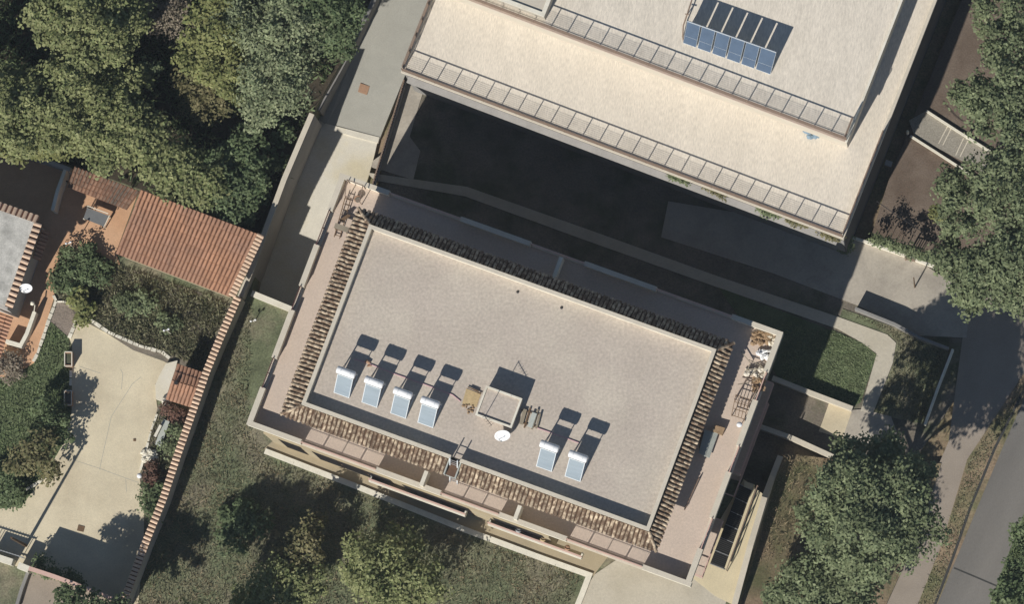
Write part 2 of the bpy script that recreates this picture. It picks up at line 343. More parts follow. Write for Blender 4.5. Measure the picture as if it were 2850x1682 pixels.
sheet('gravel_walk', [(2530, 335), (2578, 308), (2760, 420), (2900, 510), (2900, 580), (2720, 470), (2545, 378)], ZY+0.03, 'gravel')
sheet('street_lane', [(2690, 860), (2780, 780), (3000, 700), (3000, 980), (2860, 1130), (2770, 1290), (2650, 1500), (2560, 1700), (2440, 1720), (2480, 1600), (2640, 1230)], ZY-0.02, 'sidewalk')
sheet('verge', [(2850, 1040), (2880, 1110), (2640, 1700), (2540, 1720), (2620, 1520), (2692, 1280)], ZY+0.02, 'dry_earth')
sheet('road', [(2860, 1090), (2960, 960), (3000, 960), (3000, 1500), (2850, 1500), (2762, 1700), (2594, 1720), (2655, 1572), (2740, 1366), (2797, 1232)], ZY+0.03, 'asphalt')
sheet('roadside_bank', [(2900, 1200), (3000, 1200), (3000, 1750), (2730, 1750), (2800, 1560), (2850, 1430)], ZY+0.05, 'lawn')
# sloping garden between the south-east corner and the street
gz = [(2185, 1262, -2.5), (2322, 1280, -2.9), (2480, 1300, -3.1), (2620, 1290, -3.16), (2560, 1480, -3.1), (2450, 1720, -3.0), (2050, 1720, -0.6), (2135, 1395, -1.3)]
sheet('garden_slope', gz, 0, 'dry_earth', 1.5)
# joints and stains are cut lines: thin raised seams of filler
def seam(name, pts, z, w=0.05, m='grey_render'):
    struct(name, wall_mb(pts, w, z, z-0.03), m)
sheet('west_driveway', [(212, 882), (300, 930), (370, 975), (452, 1005), (468, 1012), (432, 1070), (435, 1115), (440, 1150), (400, 1270), (388, 1330), (402, 1400), (400, 1500), (385, 1682), (330, 1690), (225, 1625), (-20, 1560), (-20, 1420), (60, 1410), (120, 1330), (180, 1230), (200, 1140), (200, 960), (190, 935)], 0.02, 'concrete_warm')
for i, pts in enumerate([[(207, 1282), (280, 1306), (350, 1332), (388, 1345)], [(277, 1308), (292, 1240), (310, 1160), (368, 1070), (392, 1050)], [(350, 1332), (352, 1370)], [(338, 1085), (342, 1040), (335, 1028)], [(220, 1020), (280, 1040)]]):
    seam('driveway_joint', pts, 0.024, 0.025, 'concrete_grey')
for pts in [[(2655, 1582), (2710, 1605), (2780, 1635)]]: seam('road_joint', pts, ZY+0.034, 0.10, 'grating')
seam('road_gutter', [(2850, 1085), (2768, 1250), (2700, 1415), (2655, 1545), (2600, 1690)], ZY+0.045, 0.16, 'grating')
sheet('courtyard', [(0, 420), (200, 470), (385, 535), (322, 705), (335, 740), (250, 690), (165, 690), (150, 830), (95, 1010), (45, 1045), (-60, 1060), (-60, 380)], 0.02, 'terracotta_floor')
sheet('pebble_bed', [(150, 838), (190, 850), (212, 880), (190, 938), (136, 890)], 0.03, 'pebble')
sheet('bed_soil', [(165, 690), (250, 690), (335, 740), (560, 815), (640, 850), (560, 1045), (492, 1018), (452, 1005), (370, 975), (300, 930), (212, 882), (150, 830)], 0.015, 'dark_soil')
sheet('side_lawn', [(95, 1010), (136, 892), (192, 940), (196, 1180), (180, 1230), (120, 1330), (60, 1410), (-40, 1420), (-40, 1065)], 0.015, 'lawn')
sheet('planting_strip', [(440, 1130), (470, 1110), (540, 1140), (480, 1290), (440, 1400), (404, 1420), (390, 1330), (404, 1272)], 0.03, 'dark_soil')
sheet('south_patio', [(1655, 1600), (1580, 1720), (2010, 1720), (2030, 1640), (1940, 1600), (1760, 1530)], 0.02, 'concrete_path')
sheet('east_paving', [(1915, 1600), (2070, 1335), (2122, 1375), (2050, 1690), (1990, 1660)], 0.04, 'paving_cream')
sheet('south_strip', [(735, 1250), (790, 1200), (1700, 1540), (1650, 1606), (1290, 1478)], 0.01, 'tan_wall')
sheet('neighbour_yard', [(80, 1590), (225, 1636), (400, 1700), (300, 1800), (30, 1800)], 0.03, 'sidewalk')

# ------------------------------------------------------------------ railings
def railing(root, F, a0, b0, a1, b1, z, h, m, pitch=1.05, style='v', name='railing'):
    p, q = F.w(a0, b0, z), F.w(a1, b1, z); d = q-p; n = max(1, round(d.length/pitch)); upv = Vector((0, 0, h))
    mb = MB(); mb.bar(p+upv, q+upv, 0.055, 0.04); mb.bar(p+Vector((0, 0, .1)), q+Vector((0, 0, .1)), 0.03)
    if style == 'v': mb.bar(p+upv*0.87, q+upv*0.87, 0.025)
    r = part(root, name, mb, m)
    me = None
    for i in range(n+1):
        s = p+d*(i/n); pm = MB().bar(Vector((0, 0, -0.02)), upv-Vector((0, 0, 0.03)), 0.045)
        if me is None: me = mesh_of('post', pm); me.materials.append(M[m])
        o = link('post', me, None, r); o.location = s-ROOTLOC[root]
    bm = MB()
    if style == 'v':
        k = int(d.length/0.115)
        for i in range(1, k): s = p+d*(i/k); bm.bar(s+Vector((0, 0, .1)), s+upv*0.87, 0.014)
    else:
        for i in range(1, 8): bm.bar(p+upv*(0.08+0.09*i), q+upv*(0.08+0.09*i), 0.012, 0.012)
    part_o = link('bars', mesh_of('bars', bm, ROOTLOC[root]), m, r, 'stuff')
    return r

# ------------------------------------------------------------------ clay tiles
def tile_mesh(name, r=0.115, ln=0.5, m='band_tile', taper=0.85, th=0.018, seg=5):
    """A barrel tile: along +Y, hollow side down, origin at its middle."""
    mb = MB(); vs_ = []
    for y, k in ((-ln/2, 1.0), (ln/2, taper)):
        for rr in (r*k, r*k-th):
            for i in range(seg+1):
                a = math.pi*i/seg; vs_.append((rr*math.cos(a), y, rr*math.sin(a)*0.8))
    n = seg+1; fs = []
    for i in range(seg):
        fs += [(i, i+1, 2*n+i+1, 2*n+i), (n+i+1, n+i, 3*n+i, 3*n+i+1), (i+1, i, n+i, n+i+1), (2*n+i, 2*n+i+1, 3*n+i+1, 3*n+i)]
    fs += [(0, 2*n, 3*n, n), (seg, n+seg, 3*n+seg, 2*n+seg)]
    mb.add(vs_, fs); me = mesh_of(name, mb, Vector((0, 0, 0)), False); me.materials.append(M[m]); return me
def tile_field(root, corners, me, pitch, courses, name='roof_tile', lift=0.03, limit=None, jit=0.012, joined=False, jm=None, skip=None, lens=0.5):
    """corners: eave-left, eave-right, top-right, top-left (3D). Tiles run down the slope."""
    e0, e1, t1, t0 = [Vector(c) for c in corners]; n = max(1, round((e1-e0).length/pitch)); J = MB(); made = 0
    for i in range(n):
        f = (i+0.5)/n; lo = e0.lerp(e1, f); hi = t0.lerp(t1, f)
        y = (hi-lo); L = y.length
        if L < 0.12: continue
        y.normalize(); x = (e1-e0).normalized(); zz = x.cross(y).normalized(); x = y.cross(zz)
        k = max(1, round(courses*L/max((t0-e0).length, (t1-e1).length, 0.01))); sc = L/k
        for c in range(k):
            if skip and skip(f, c): continue
            ctr = lo+y*(sc*(c+0.5))+zz*(lift+0.012*c)+x*random.uniform(-jit, jit)
            tilt = Matrix.Rotation(random.uniform(-0.05, 0.05), 3, 'Z')@Matrix.Rotation(-0.05, 3, 'X')
            R3 = Matrix((x, y, zz)).transposed()@tilt
            ss = Matrix.Diagonal((1, sc*1.08/lens, 1))
            if joined or (limit is not None and made >= limit):
                vs_ = [ctr+R3@(ss@v.co) for v in me.vertices]; J.add(vs_, [tuple(p.vertices) for p in me.polygons])
            else:
                o = link(name, me, None, root); o.matrix_local = Matrix.Translation(ctr-ROOTLOC[root])@(R3@ss).to_4x4(); made += 1
    if J.v: part(root, name+'s', J, jm or me.materials[0].name, kind='stuff')
    return made

# ================================================================== the apartment building (middle)
zT, zR = 6.0, 9.0
F2 = Frame(P(688, 1183, 6.4), P(1922, 1635, 6.4)-P(688, 1183, 6.4))
LA, LB = F2.l(2180, 928, 6.4)
b2 = thing('apartment_building', 'beige apartment building with flat roof, tiled eaves and six solar water heaters', 'building', F2.w(LA/2, LB/2, ZY))
mb = MB(); F2.box(mb, 0.5, LA-0.6, 1.25, LB-0.5, ZY-0.3, zT-0.25); part(b2, 'wall', mb, 'tan_wall')
mb = MB(); F2.box(mb, 0.02, LA-0.02, 0.02, LB-0.02, zT-0.24, zT-0.01); part(b2, 'terrace_slab', mb, 'coping')
mb = MB(); F2.box(mb, 0.1, LA-0.1, 0.1, LB-0.1, zT-0.02, zT); part(b2, 'terrace_floor', mb, 'terrace_tile')
# south bay with recessed openings
def aof(px, py, z): return F2.l(px, py, z)[0]
bay0, bay1 = 1.0, 19.6
ops = [(1.9, 3.4), (4.1, 9.3), (10.0, 14.4), (15.9, 19.2)]
mb = MB(); F2.box(mb, bay0, bay1, -0.12, 1.22, ZY-0.3, 0.5); F2.box(mb, bay0, bay1, -0.12, 1.22, 5.62, zT-0.26); F2.box(mb, bay0, bay1, -0.11, 1.22, 2.6, 2.78)
edges = [bay0]+[x for o in ops for x in o]+[bay1]
for i in range(0, len(edges), 2):
    F2.box(mb, edges[i], edges[i+1], -0.11, 1.21, 0.5, 2.6); F2.box(mb, edges[i], edges[i+1], -0.11, 1.21, 2.78, 5.62)
part(b2, 'loggia_front', mb, 'tan_wall')
for (x0, x1) in ops:
    for (z0, z1) in ((0.5, 2.6), (2.78, 5.62)):
        nn = max(1, round((x1-x0)/1.5)); 
        for i in range(nn):
            c0 = x0+(x1-x0)*i/nn; c1 = x0+(x1-x0)*(i+1)/nn
            f = MB(); F2.box(f, c0+.02, c1-.02, -0.115, -0.05, z0+.02, z1-.02); w_ = part(b2, 'window', f, 'brown_shutter')
            f = MB(); F2.box(f, c0+.06, c1-.06, -0.135, -0.118, z0+.06, z1-.06); part(w_, 'pane', f, 'dark_glass')
# balconies on the south front
for (pa, pb) in (((1030, 1322), (1298, 1420)), ((1362, 1442), (1622, 1540))):
    a0, b0 = F2.l(pa[0], pa[1], 3.9); a1, _ = F2.l(pb[0], pb[1], 3.9)
    f = MB(); F2.box(f, a0, a1, -0.46, -0.13, 2.75, 2.95); bal = part(b2, 'balcony', f, 'white_paint')
    f = MB(); F2.box(f, a0, a1, -0.54, -0.38, 2.96, 3.5); F2.box(f, a0, a0+.1, -0.37, -0.13, 2.96, 3.5); F2.box(f, a1-.1, a1, -0.37, -0.13, 2.96, 3.5); part(bal, 'balcony_wall', f, 'white_paint')
    f = MB(); f.bar(F2.w(a0, -0.42, 3.9), F2.w(a1, -0.42, 3.9), 0.10); f.bar(F2.w(a0, -0.42, 3.7), F2.w(a1, -0.42, 3.7), 0.04)
    for i in range(9): f.bar(F2.w(a0+(a1-a0)*i/8, -0.42, 3.48), F2.w(a0+(a1-a0)*i/8, -0.42, 3.9), 0.035)
    part(bal, 'handrail', f, 'pink_metal')
# balconies on the east front
ase, bse1 = F2.l(2012, 1448, 3.9); _, bse0 = F2.l(1962, 1612, 3.9)
for (a_out, b0, b1, z) in ((ase-LA+0.4, bse0, bse1, 2.9), (0.7, 7.6, 13.6, 2.9), (0.62, 6.4, 12.6, -0.1)):
    f = MB(); F2.box(f, LA-0.6, LA+a_out-0.42, b0, b1, z-0.2, z); bal = part(b2, 'balcony', f, 'terrace_tile')
    f = MB(); x = LA+a_out-0.4
    for hz in (0.25, 0.5, 0.75, 1.0): f.bar(F2.w(x, b0+.05, z+hz), F2.w(x, b1-.05, z+hz), 0.05, 0.04)
    for i in range(8): f.bar(F2.w(x, b0+.05+(b1-b0-.1)*i/7, z), F2.w(x, b0+.05+(b1-b0-.1)*i/7, z+1), 0.04)
    for bb in (b0+.05, b1-.05): f.bar(F2.w(LA-0.6, bb, z+1), F2.w(x, bb, z+1), 0.05); f.bar(F2.w(LA-0.6, bb, z+.5), F2.w(x, bb, z+.5), 0.03)
    part(bal, 'balcony_railing', f, 'pink_metal')
# terrace edge: solid parapet pieces and railings
ph = 0.78
def edge2(side, p0, p1, kind_):
    if side in 'SN':
        a0 = F2.l(*p0, 6.4)[0]; a1 = F2.l(*p1, 6.4)[0]; bb = 0.0 if side == 'S' else LB
        if kind_ == 's':
            f = MB(); b_ = (0.0, 0.26) if side == 'S' else (LB-0.26, LB); F2.box(f, a0, a1, b_[0], b_[1], zT-0.22, zT+ph-0.05); w_ = part(b2, 'parapet', f, 'white_paint')
            f = MB(); F2.box(f, a0-.01, a1+.01, b_[0]-.02, b_[1]+.02, zT+ph-0.048, zT+ph); part(w_, 'coping', f, 'coping')
        else:
            f = MB(); b_ = (0.0, 0.2) if side == 'S' else (LB-0.2, LB); F2.box(f, a0+.01, a1-.01, b_[0], b_[1], zT-0.22, zT+0.1); part(b2, 'kerb', f, 'coping')
            railing(b2, F2, a0, 0.12 if side == 'S' else LB-0.12, a1, 0.12 if side == 'S' else LB-0.12, zT+0.1, 0.78, 'pink_metal', 1.12)
    else:
        b1 = F2.l(*p0, 6.4)[1]; b0 = F2.l(*p1, 6.4)[1]; b0 = max(b0, 0.27); b1 = min(b1, LB-0.27)
        a_ = (0.0, 0.3) if side == 'W' else (LA-0.3, LA)
        if kind_ == 's':
            f = MB(); F2.box(f, a_[0], a_[1], b0, b1, zT-0.22, zT+ph-0.05); w_ = part(b2, 'parapet', f, 'white_paint')
            f = MB(); F2.box(f, a_[0]-.02, a_[1]+.02, b0-.01, b1+.01, zT+ph-0.048, zT+ph-0.002); part(w_, 'coping', f, 'coping')
        else:
            f = MB(); F2.box(f, a_[0], a_[1], b0+.01, b1-.01, zT-0.22, zT+0.1); part(b2, 'kerb', f, 'coping')
            x = 0.12 if side == 'W' else LA-0.12
            railing(b2, F2, x, b0, x, b1, zT+0.1, 0.78, 'red_brown_metal' if side == 'W' else 'pink_metal', 1.1)
for p0, p1, k in [((688, 1183), (838, 1238), 's'), ((838, 1238), (1045, 1313), 'r'), ((1045, 1313), (1226, 1380), 's'), ((1226, 1380), (1387, 1438), 'r'), ((1387, 1438), (1576, 1508), 's'), ((1576, 1508), (1786, 1584), 'r'), ((1786, 1584), (1922, 1635), 's')]: edge2('S', p0, p1, k)
for p0, p1, k in [((950, 482), (1088, 532), 's'), ((1088, 532), (1285, 604), 'r'), ((1285, 604), (1480, 674), 's'), ((1480, 674), (1630, 728), 'r'), ((1630, 728), (1830, 800), 's'), ((1830, 800), (2040, 876), 'r'), ((2040, 876), (2180, 928), 's')]: edge2('N', p0, p1, k)
for p0, p1, k in [((950, 482), (912, 585), 's'), ((912, 585), (868, 678), 'r'), ((868, 678), (830, 795), 's'), ((830, 795), (806, 862), 'r'), ((806, 862), (757, 996), 's'), ((757, 996), (729, 1080), 'r'), ((729, 1080), (688, 1183), 's')]: edge2('W', p0, p1, k)
for p0, p1, k in [((2180, 928), (2140, 1040), 's'), ((2140, 1040), (2108, 1118), 'r'), ((2108, 1118), (2060, 1245), 's'), ((2060, 1245), (2033, 1318), 'r'), ((2033, 1318), (1986, 1446), 's'), ((1986, 1446), (1955, 1532), 'r'), ((1955, 1532), (1922, 1635), 's')]: edge2('E', p0, p1, k)
# attic
A0, B0 = F2.l(839, 1126, 9.6); A1, B1 = F2.l(1993, 973, 9.6)
E0a, E0b = F2.l(782, 1154, 8.62); E1a, E1b = F2.l(2041, 956, 8.62)
mb = MB(); F2.box(mb, A0+0.15, A1-0.15, B0+0.15, B1-0.15, zT+0.002, zR-0.05); part(b2, 'attic_wall', mb, 'cream_wall')
mb = MB(); F2.box(mb, A0+0.2, A1-0.2, B0+0.2, B1-0.2, zR-0.04, zR); part(b2, 'roof_deck', mb, 'roof_beige')
pw = 0.2; zp = 9.6
ga = F2.l(1262, 1290, 9.6)[0]                     # gap in the south parapet for the ladder
for nm, (a0, a1, b0, b1) in (('west', (A0, A0+pw, B0, B1)), ('east', (A1-pw, A1, B0, B1)), ('north', (A0+pw, A1-pw, B1-pw, B1)), ('south', (A0+pw, ga-0.3, B0, B0+pw)), ('south', (ga+0.3, A1-pw, B0, B0+pw))):
    f = MB(); F2.box(f, a0, a1, b0, b1, zR-0.3, zp-0.06); w_ = part(b2, 'roof_parapet', f, 'white_paint')
    f = MB(); F2.box(f, a0-.015, a1+.015, b0-.015, b1+.015, zp-0.058, zp-(0.0 if nm in ('west', 'east') else 0.003)); part(w_, 'coping', f, 'coping')
zi, ze = 9.12, 8.62
inner = [F2.w(A0, B0, zi), F2.w(A1, B0, zi), F2.w(A1, B1, zi), F2.w(A0, B1, zi)]
outer = [F2.w(E0a, E0b, ze), F2.w(E1a, E0b, ze), F2.w(E1a, E1b, ze), F2.w(E0a, E1b, ze)]
bt = tile_mesh('roof_tile', 0.105, 0.5, 'band_tile')
mb = MB()
for i in range(4):
    j = (i+1) % 4; lo = [outer[i], outer[j], inner[j], inner[i]]
    mb.add(lo+[q-Vector((0, 0, 0.16)) for q in lo], [(0, 1, 2, 3), (7, 6, 5, 4), (0, 4, 5, 1)])
part(b2, 'eave_slope', mb, 'band_bed')
def gapskip(f, c):
    a = E0a+(E1a-E0a)*f; return abs(a-ga) < 0.42
def band(i, **k):
    j = (i+1) % 4; o0, o1, i1, i0 = outer[i], outer[j], inner[j], inner[i]
    return o0, o1, i1, i0
for i, kw in ((0, dict(limit=192, skip=gapskip)), (1, dict(limit=110)), (2, dict(joined=True)), (3, dict(joined=True))):
    o0, o1, i1, i0 = band(i); x = (o1-o0).normalized(); ln = (o1-o0).length
    d0 = (i0-o0).dot(x); d1 = (i1-o1).dot(x); dep = (i0-o0)-x*d0
    n = round(ln/0.262)
    # columns run square to the eave; shorten them under the hips
    for cidx in range(n):
        s = (cidx+0.5)/n*ln; fr = min(1, s/max(d0, .01), (ln-s)/max(-d1, .01)); lo = o0+x*s; hi = lo+dep*fr
        if fr < 0.25: continue
        if i == 0 and abs(E0a+s-ga) < 0.42: continue
        k = 2 if fr > 0.6 else 1; sc = (hi-lo).length/k; y = (hi-lo).normalized(); zz = x.cross(y).normalized()
        for c in range(k):
            ctr = lo+y*(sc*(c+0.5)-0.03)+zz*(0.03+0.02*c)+x*random.uniform(-.02, .02)
            R3 = Matrix((x, y, zz)).transposed()@Matrix.Rotation(random.uniform(-.07, .07), 3, 'Z')@Matrix.Rotation(-0.06, 3, 'X')@Matrix.Diagonal((1, sc*1.1/0.5, 1))
            if i < 2:
                o = link('roof_tile', bt, None, b2); o.matrix_local = Matrix.Translation(ctr-ROOTLOC[b2])@R3.to_4x4()
            else:
                if cidx == 0 or 'J' not in kw: kw['J'] = kw.get('J', MB())
                kw['J'].add([ctr+R3@v.co for v in bt.vertices], [tuple(p.vertices) for p in bt.polygons])
    if 'J' in kw: part(b2, 'roof_tiles', kw['J'], 'band_tile', kind='stuff')
hc = tile_mesh('hip_cap', 0.11, 0.5, 'band_tile')
for i in range(4):
    d = (inner[i]-outer[i]); y = d.normalized(); x = y.cross(Vector((0, 0, 1))).normalized(); zz = x.cross(y)
    for c in range(3):
        o = link('hip_cap', hc, None, b2); o.matrix_local = Matrix.Translation(outer[i]+d*((c+0.5)/3)+zz*0.07-ROOTLOC[b2])@(Matrix((x, y, zz)).transposed()).to_4x4()
# party walls on the terrace
for (p0, p1) in (((1187, 1312), (1172, 1352)), ((1447, 1408), (1433, 1446)), ((1556, 712), (1538, 775))):
    s0 = F2.l(*p0, 7.6); s1 = F2.l(*p1, 7.6); f = MB(); F2.box(f, s1[0]-.12, s1[0]+.12, min(s0[1], s1[1]), max(s0[1], s1[1]), zT+.004, 7.6 if p0[1] > 1000 else 7.2); part(b2, 'divider_wall', f, 'white_paint')
# stair-head box on the roof
a0, b0 = F2.l(1322, 1155.6, 10.1); a1, b1 = F2.l(1454, 1110, 10.1)
f = MB(); F2.box(f, a0+.04, a1-.04, b0+.04, b1-.04, zR+.002, 9.98); hut = part(b2, 'stair_head', f, 'roof_beige')
f = MB()
for q in ((a0, a0+.12, b0, b1), (a1-.12, a1, b0, b1), (a0+.12, a1-.12, b0, b0+.12), (a0+.12, a1-.12, b1-.12, b1)): F2.box(f, *q, 9.985, 10.09)
part(hut, 'rim', f, 'white_paint')
for p in ((1409, 832), (1563, 858), (1441, 812)):
    pass

# ================================================================== the north building
F1 = Frame(P(1115, 200, 4.6), P(2348, 667, 4.6)-P(1115, 200, 4.6)); zN = 4.5; zU = 7.6
L1 = F1.l(2348, 667, 4.6)[0]; D1 = 26.0
b1 = thing('flat_roofed_building', 'cream flat-roofed building with two railed roof terraces and a row of solar collectors', 'building', F1.w(L1/2, D1/2, ZY))
mb = MB(); F1.box(mb, 0.1, L1-0.1, 0.1, D1, ZY-0.3, zN-0.2); part(b1, 'wall', mb, 'grey_render')
mb = MB(); F1.box(mb, L1-0.098, L1-0.04, 0.1, D1, ZY-0.3, zN-0.2); part(b1, 'side_shade_panel', mb, 'shade_grey')  # thin added panel, coloured dark to deepen the shade on the east wall
mb = MB(); F1.box(mb, 0.0, L1, 0.0, D1, zN-0.19, zN); part(b1, 'terrace_deck', mb, 'cream_membrane')
mb = MB(); F1.box(mb, 0.02, L1-0.02, 0.0, 0.2, zN+.002, zN+.1); F1.box(mb, 0.0, 0.2, 0.21, D1, zN+.002, zN+.098); F1.box(mb, L1-0.2, L1, 0.21, D1, zN+.002, zN+.3); part(b1, 'kerb', mb, 'coping')
railing(b1, F1, 0.1, 0.1, L1-0.12, 0.1, zN+.1, 1.02, 'brown_metal', 1.06, 'h')
railing(b1, F1, 0.1, 0.25, 0.1, D1-12, zN+.1, 1.02, 'brown_metal', 1.06, 'h')
railing(b1, F1, L1-0.12, 0.25, L1-0.12, 7.0, zN+.3, 0.85, 'brown_metal', 1.06, 'h')
ua1, ub0 = F1.l(2364, 398, zU+0.1); ua1b, _ = F1.l(2506, 0, zU+0.1)
ua1 = (ua1+ua1b)/2; ua0 = F1.l(1215, -60, zU)[0]
mb = MB(); F1.box(mb, ua0+.1, ua1-.1, ub0+.1, D1-.2, zN+.004, zU-.2); part(b1, 'attic_wall', mb, 'cream_wall')
mb = MB(); F1.box(mb, ua0, ua1, ub0, D1-.1, zU-.19, zU); part(b1, 'roof_deck', mb, 'cream_membrane')
mb = MB(); F1.box(mb, ua0, ua1-.15, ub0-.02, ub0+.16, zU+.002, zU+.1); part(b1, 'kerb', mb, 'kerb_brown')
mb = MB(); F1.box(mb, ua1-.14, ua1, ub0-.02, D1-.2, zU+.002, zU+.14); part(b1, 'coping', mb, 'white_paint')
railing(b1, F1, ua0+.1, ub0+.1, ua1-.1, ub0+.1, zU+.1, 1.0, 'brown_metal', 1.06, 'h')
railing(b1, F1, ua1-.2, ub0+.15, ua1-.2, ub0+1.4, zU+.14, 0.95, 'brown_metal', 1.3, 'h')
# ledge under the south terrace edge and raised block
mb = MB(); F1.box(mb, 0.4, L1-0.4, -0.34, 0.08, 3.3, 3.45); part(b1, 'ledge', mb, 'grey_wall')
mb = MB()
a_, b_ = F1.l(1514, 46, zU+1.2); F1.box(mb, a_-9, a_, b_, b_+8, zU+.004, zU+1.1); blk = part(b1, 'raised_block', mb, 'cream_wall')
mb = MB(); F1.box(mb, a_-9, a_+.01, b_-.01, b_+.24, zU+1.102, zU+1.2); F1.box(mb, a_-.24, a_+.01, b_+.242, b_+8, zU+1.102, zU+1.2); part(blk, 'coping', mb, 'white_paint')
for i in range(7):
    mb = MB(); x0 = 2.0+i*3.9; F1.box(mb, x0, x0+1.4, 0.04, 0.095, 0.4, 2.6); w_ = part(b1, 'window', mb, 'brown_shutter')
    mb = MB(); F1.box(mb, x0+.1, x0+1.3, 0.01, 0.038, 0.5, 2.5); part(w_, 'pane', mb, 'dark_glass')

# ================================================================== left house, shed, canopies
ct = tile_mesh('cap_tile', 0.105, 0.46, 'cap_tile', taper=0.95)
tt = tile_mesh('roof_tile', 0.11, 0.45, 'terracotta_tile')
tw = tile_mesh('roof_tile', 0.10, 0.40, 'terracotta_worn')
zH = 4.7
h1 = thing('grey_roofed_house', 'house with weathered grey flat roof edged by cream clay tiles', 'house', P(20, 760, 0))
mb = MB(); mb.prism([P(*p, zH-.3) for p in ((-300, 480), (104, 622), (20, 862), (-380, 720))], 0.03); part(h1, 'wall', mb, 'grey_wall')
mb = MB(); mb.prism([P(*p, zH) for p in ((-300, 478), (97, 617), (14, 850), (-380, 712))], zH-.28); part(h1, 'flat_roof', mb, 'house_roof')
def capline(root, p0, p1, z, ln, me, pitch, zin=0.14, name='eave_tile', bed='cap_bed', width=None):
    """Tiles side by side along p0-p1, lying across it, sloping outwards (to the right of p0->p1)."""
    a, b = P(*p0, z), P(*p1, z); d = (b-a); n = round(d.length/pitch); x = d.normalized(); out = Vector((x.y, -x.x, 0))
    y = (-out*ln+Vector((0, 0, zin))).normalized(); zz = x.cross(y).normalized(); 
    if zz.z < 0: zz = -zz
    R3 = Matrix((y.cross(zz), y, zz)).transposed()@Matrix.Diagonal((1, ln/0.46, 1))
    for i in range(n):
        o = link(name, me, None, root)
        o.matrix_local = Matrix.Translation(a+d*((i+.5)/n)-ROOTLOC[root]+Vector((0, 0, .02)))@(R3@Matrix.Rotation(random.uniform(-.05, .05), 3, 'Z')).to_4x4()
    mb = MB(); t = [a+y*ln*.48*-1, b+y*ln*.48*-1, b+y*ln*.48, a+y*ln*.48]; t = [q-zz*0.0 for q in t]
    mb.prism(t, lambda p: p.z-0.07); part(root, 'tile_bed', mb, bed)
ce = tile_mesh('eave_tile', 0.125, 0.46, 'cap_tile', taper=0.97)
capline(h1, (106, 612), (-10, 571), zH-0.05, 0.5, ce, 0.33)
capline(h1, (24, 856), (107, 618), zH-0.05, 0.5, ce, 0.34)
# porch roof of the house
pr = [P(-60, 1040, 2.7), P(2, 1008, 2.6), P(36, 884, 2.6), P(-20, 858, 3.3)]
mb = MB(); mb.prism([P(-70, 1010, 3.1), P(-4, 1005, 2.6), P(36, 884, 2.6), P(-40, 858, 3.1)], lambda p: p.z-.12); pp = part(h1, 'porch_roof', mb, 'terracotta_bed')
tile_field(h1, [P(-2, 1006, 2.62), P(37, 884, 2.62), P(-40, 858, 3.12), P(-74, 980, 3.12)], tt, 0.24, 4)
# small door canopy
mb = MB(); cpts = [P(112, 727, 2.5), P(139, 646, 2.5), P(116, 638, 2.75), P(90, 718, 2.75)]; mb.prism(cpts, lambda p: p.z-.1)
dc = thing('door_canopy', 'narrow clay tile canopy on the east wall of the grey-roofed house', 'canopy', P(110, 690, 2.4)); part(dc, 'canopy_board', mb, 'terracotta_bed')
tile_field(dc, cpts, tt, 0.225, 1)
# bracing of the canopy
for p in ((98, 700), (112, 655)): part(dc, 'bracket', MB().bar(P(*p, 2.35), P(p[0]-10, p[1]+2, 1.7), 0.06), 'pole_wood')
# shed
sh = thing('tiled_shed', 'garden shed with a large single-pitch red clay tile roof', 'shed', P(520, 690, 0))
sp = [P(322, 706, 2.5), P(638, 826, 2.5), P(720, 652, 3.1), P(392, 528, 3.1)]
mb = MB(); mb.prism(sp, lambda p: p.z-.14); part(sh, 'roof_board', mb, 'terracotta_bed')
mb = MB(); c0 = sum(sp, Vector())/4; mb.prism([c0+(q-c0)*0.94-Vector((0, 0, .16)) for q in sp], 0.02); part(sh, 'wall', mb, 'tan_wall')
tile_field(sh, sp, tt, 0.262, 8)

vt = tile_mesh('verge_tile', 0.15, 0.46, 'terracotta_tile')
capv = [P(640, 824, 2.6), P(722, 650, 3.2)]
mb = MB(); mb.bar(capv[0], capv[1], 0.2, 0.08); part(sh, 'verge_band', mb, 'terracotta_tile')
vt2 = tile_mesh('verge_tile', 0.11, 0.46, 'cap_tile', taper=0.97)
for k_ in range(17):
    q_ = capv[0].lerp(capv[1], (k_+.5)/17); d_ = (capv[1]-capv[0]).normalized(); o_ = Vector((d_.y, -d_.x, 0)); y_ = (-o_*.46+Vector((0, 0, .12))).normalized(); z_ = d_.cross(y_).normalized(); z_ = z_ if z_.z > 0 else -z_
    t_ = link('verge_tile', vt2, None, sh); t_.matrix_local = Matrix.Translation(q_+o_*.12+Vector((0, 0, .06))-ROOTLOC[sh])@Matrix((y_.cross(z_), y_, z_)).transposed().to_4x4()
# narrow tiled canopy beside the shed
cn = thing('tiled_lean_to', 'narrow weathered tile lean-to roof along the courtyard wall', 'canopy', P(285, 520, 0))
lp = [P(188, 521, 2.15), P(352, 584, 2.15), P(390, 532, 2.5), P(208, 463, 2.5)]
mb = MB(); mb.prism(lp, lambda p: p.z-.12); part(cn, 'roof_board', mb, 'terracotta_bed')
tile_field(cn, lp, tw, 0.23, 4)
for p in ((200, 518), (270, 545), (340, 572)): part(cn, 'post', MB().tube(P(*p, 0.02), P(*p, 0.02)+Vector((0, 0, 2.05)), 0.06), 'pole_wood')
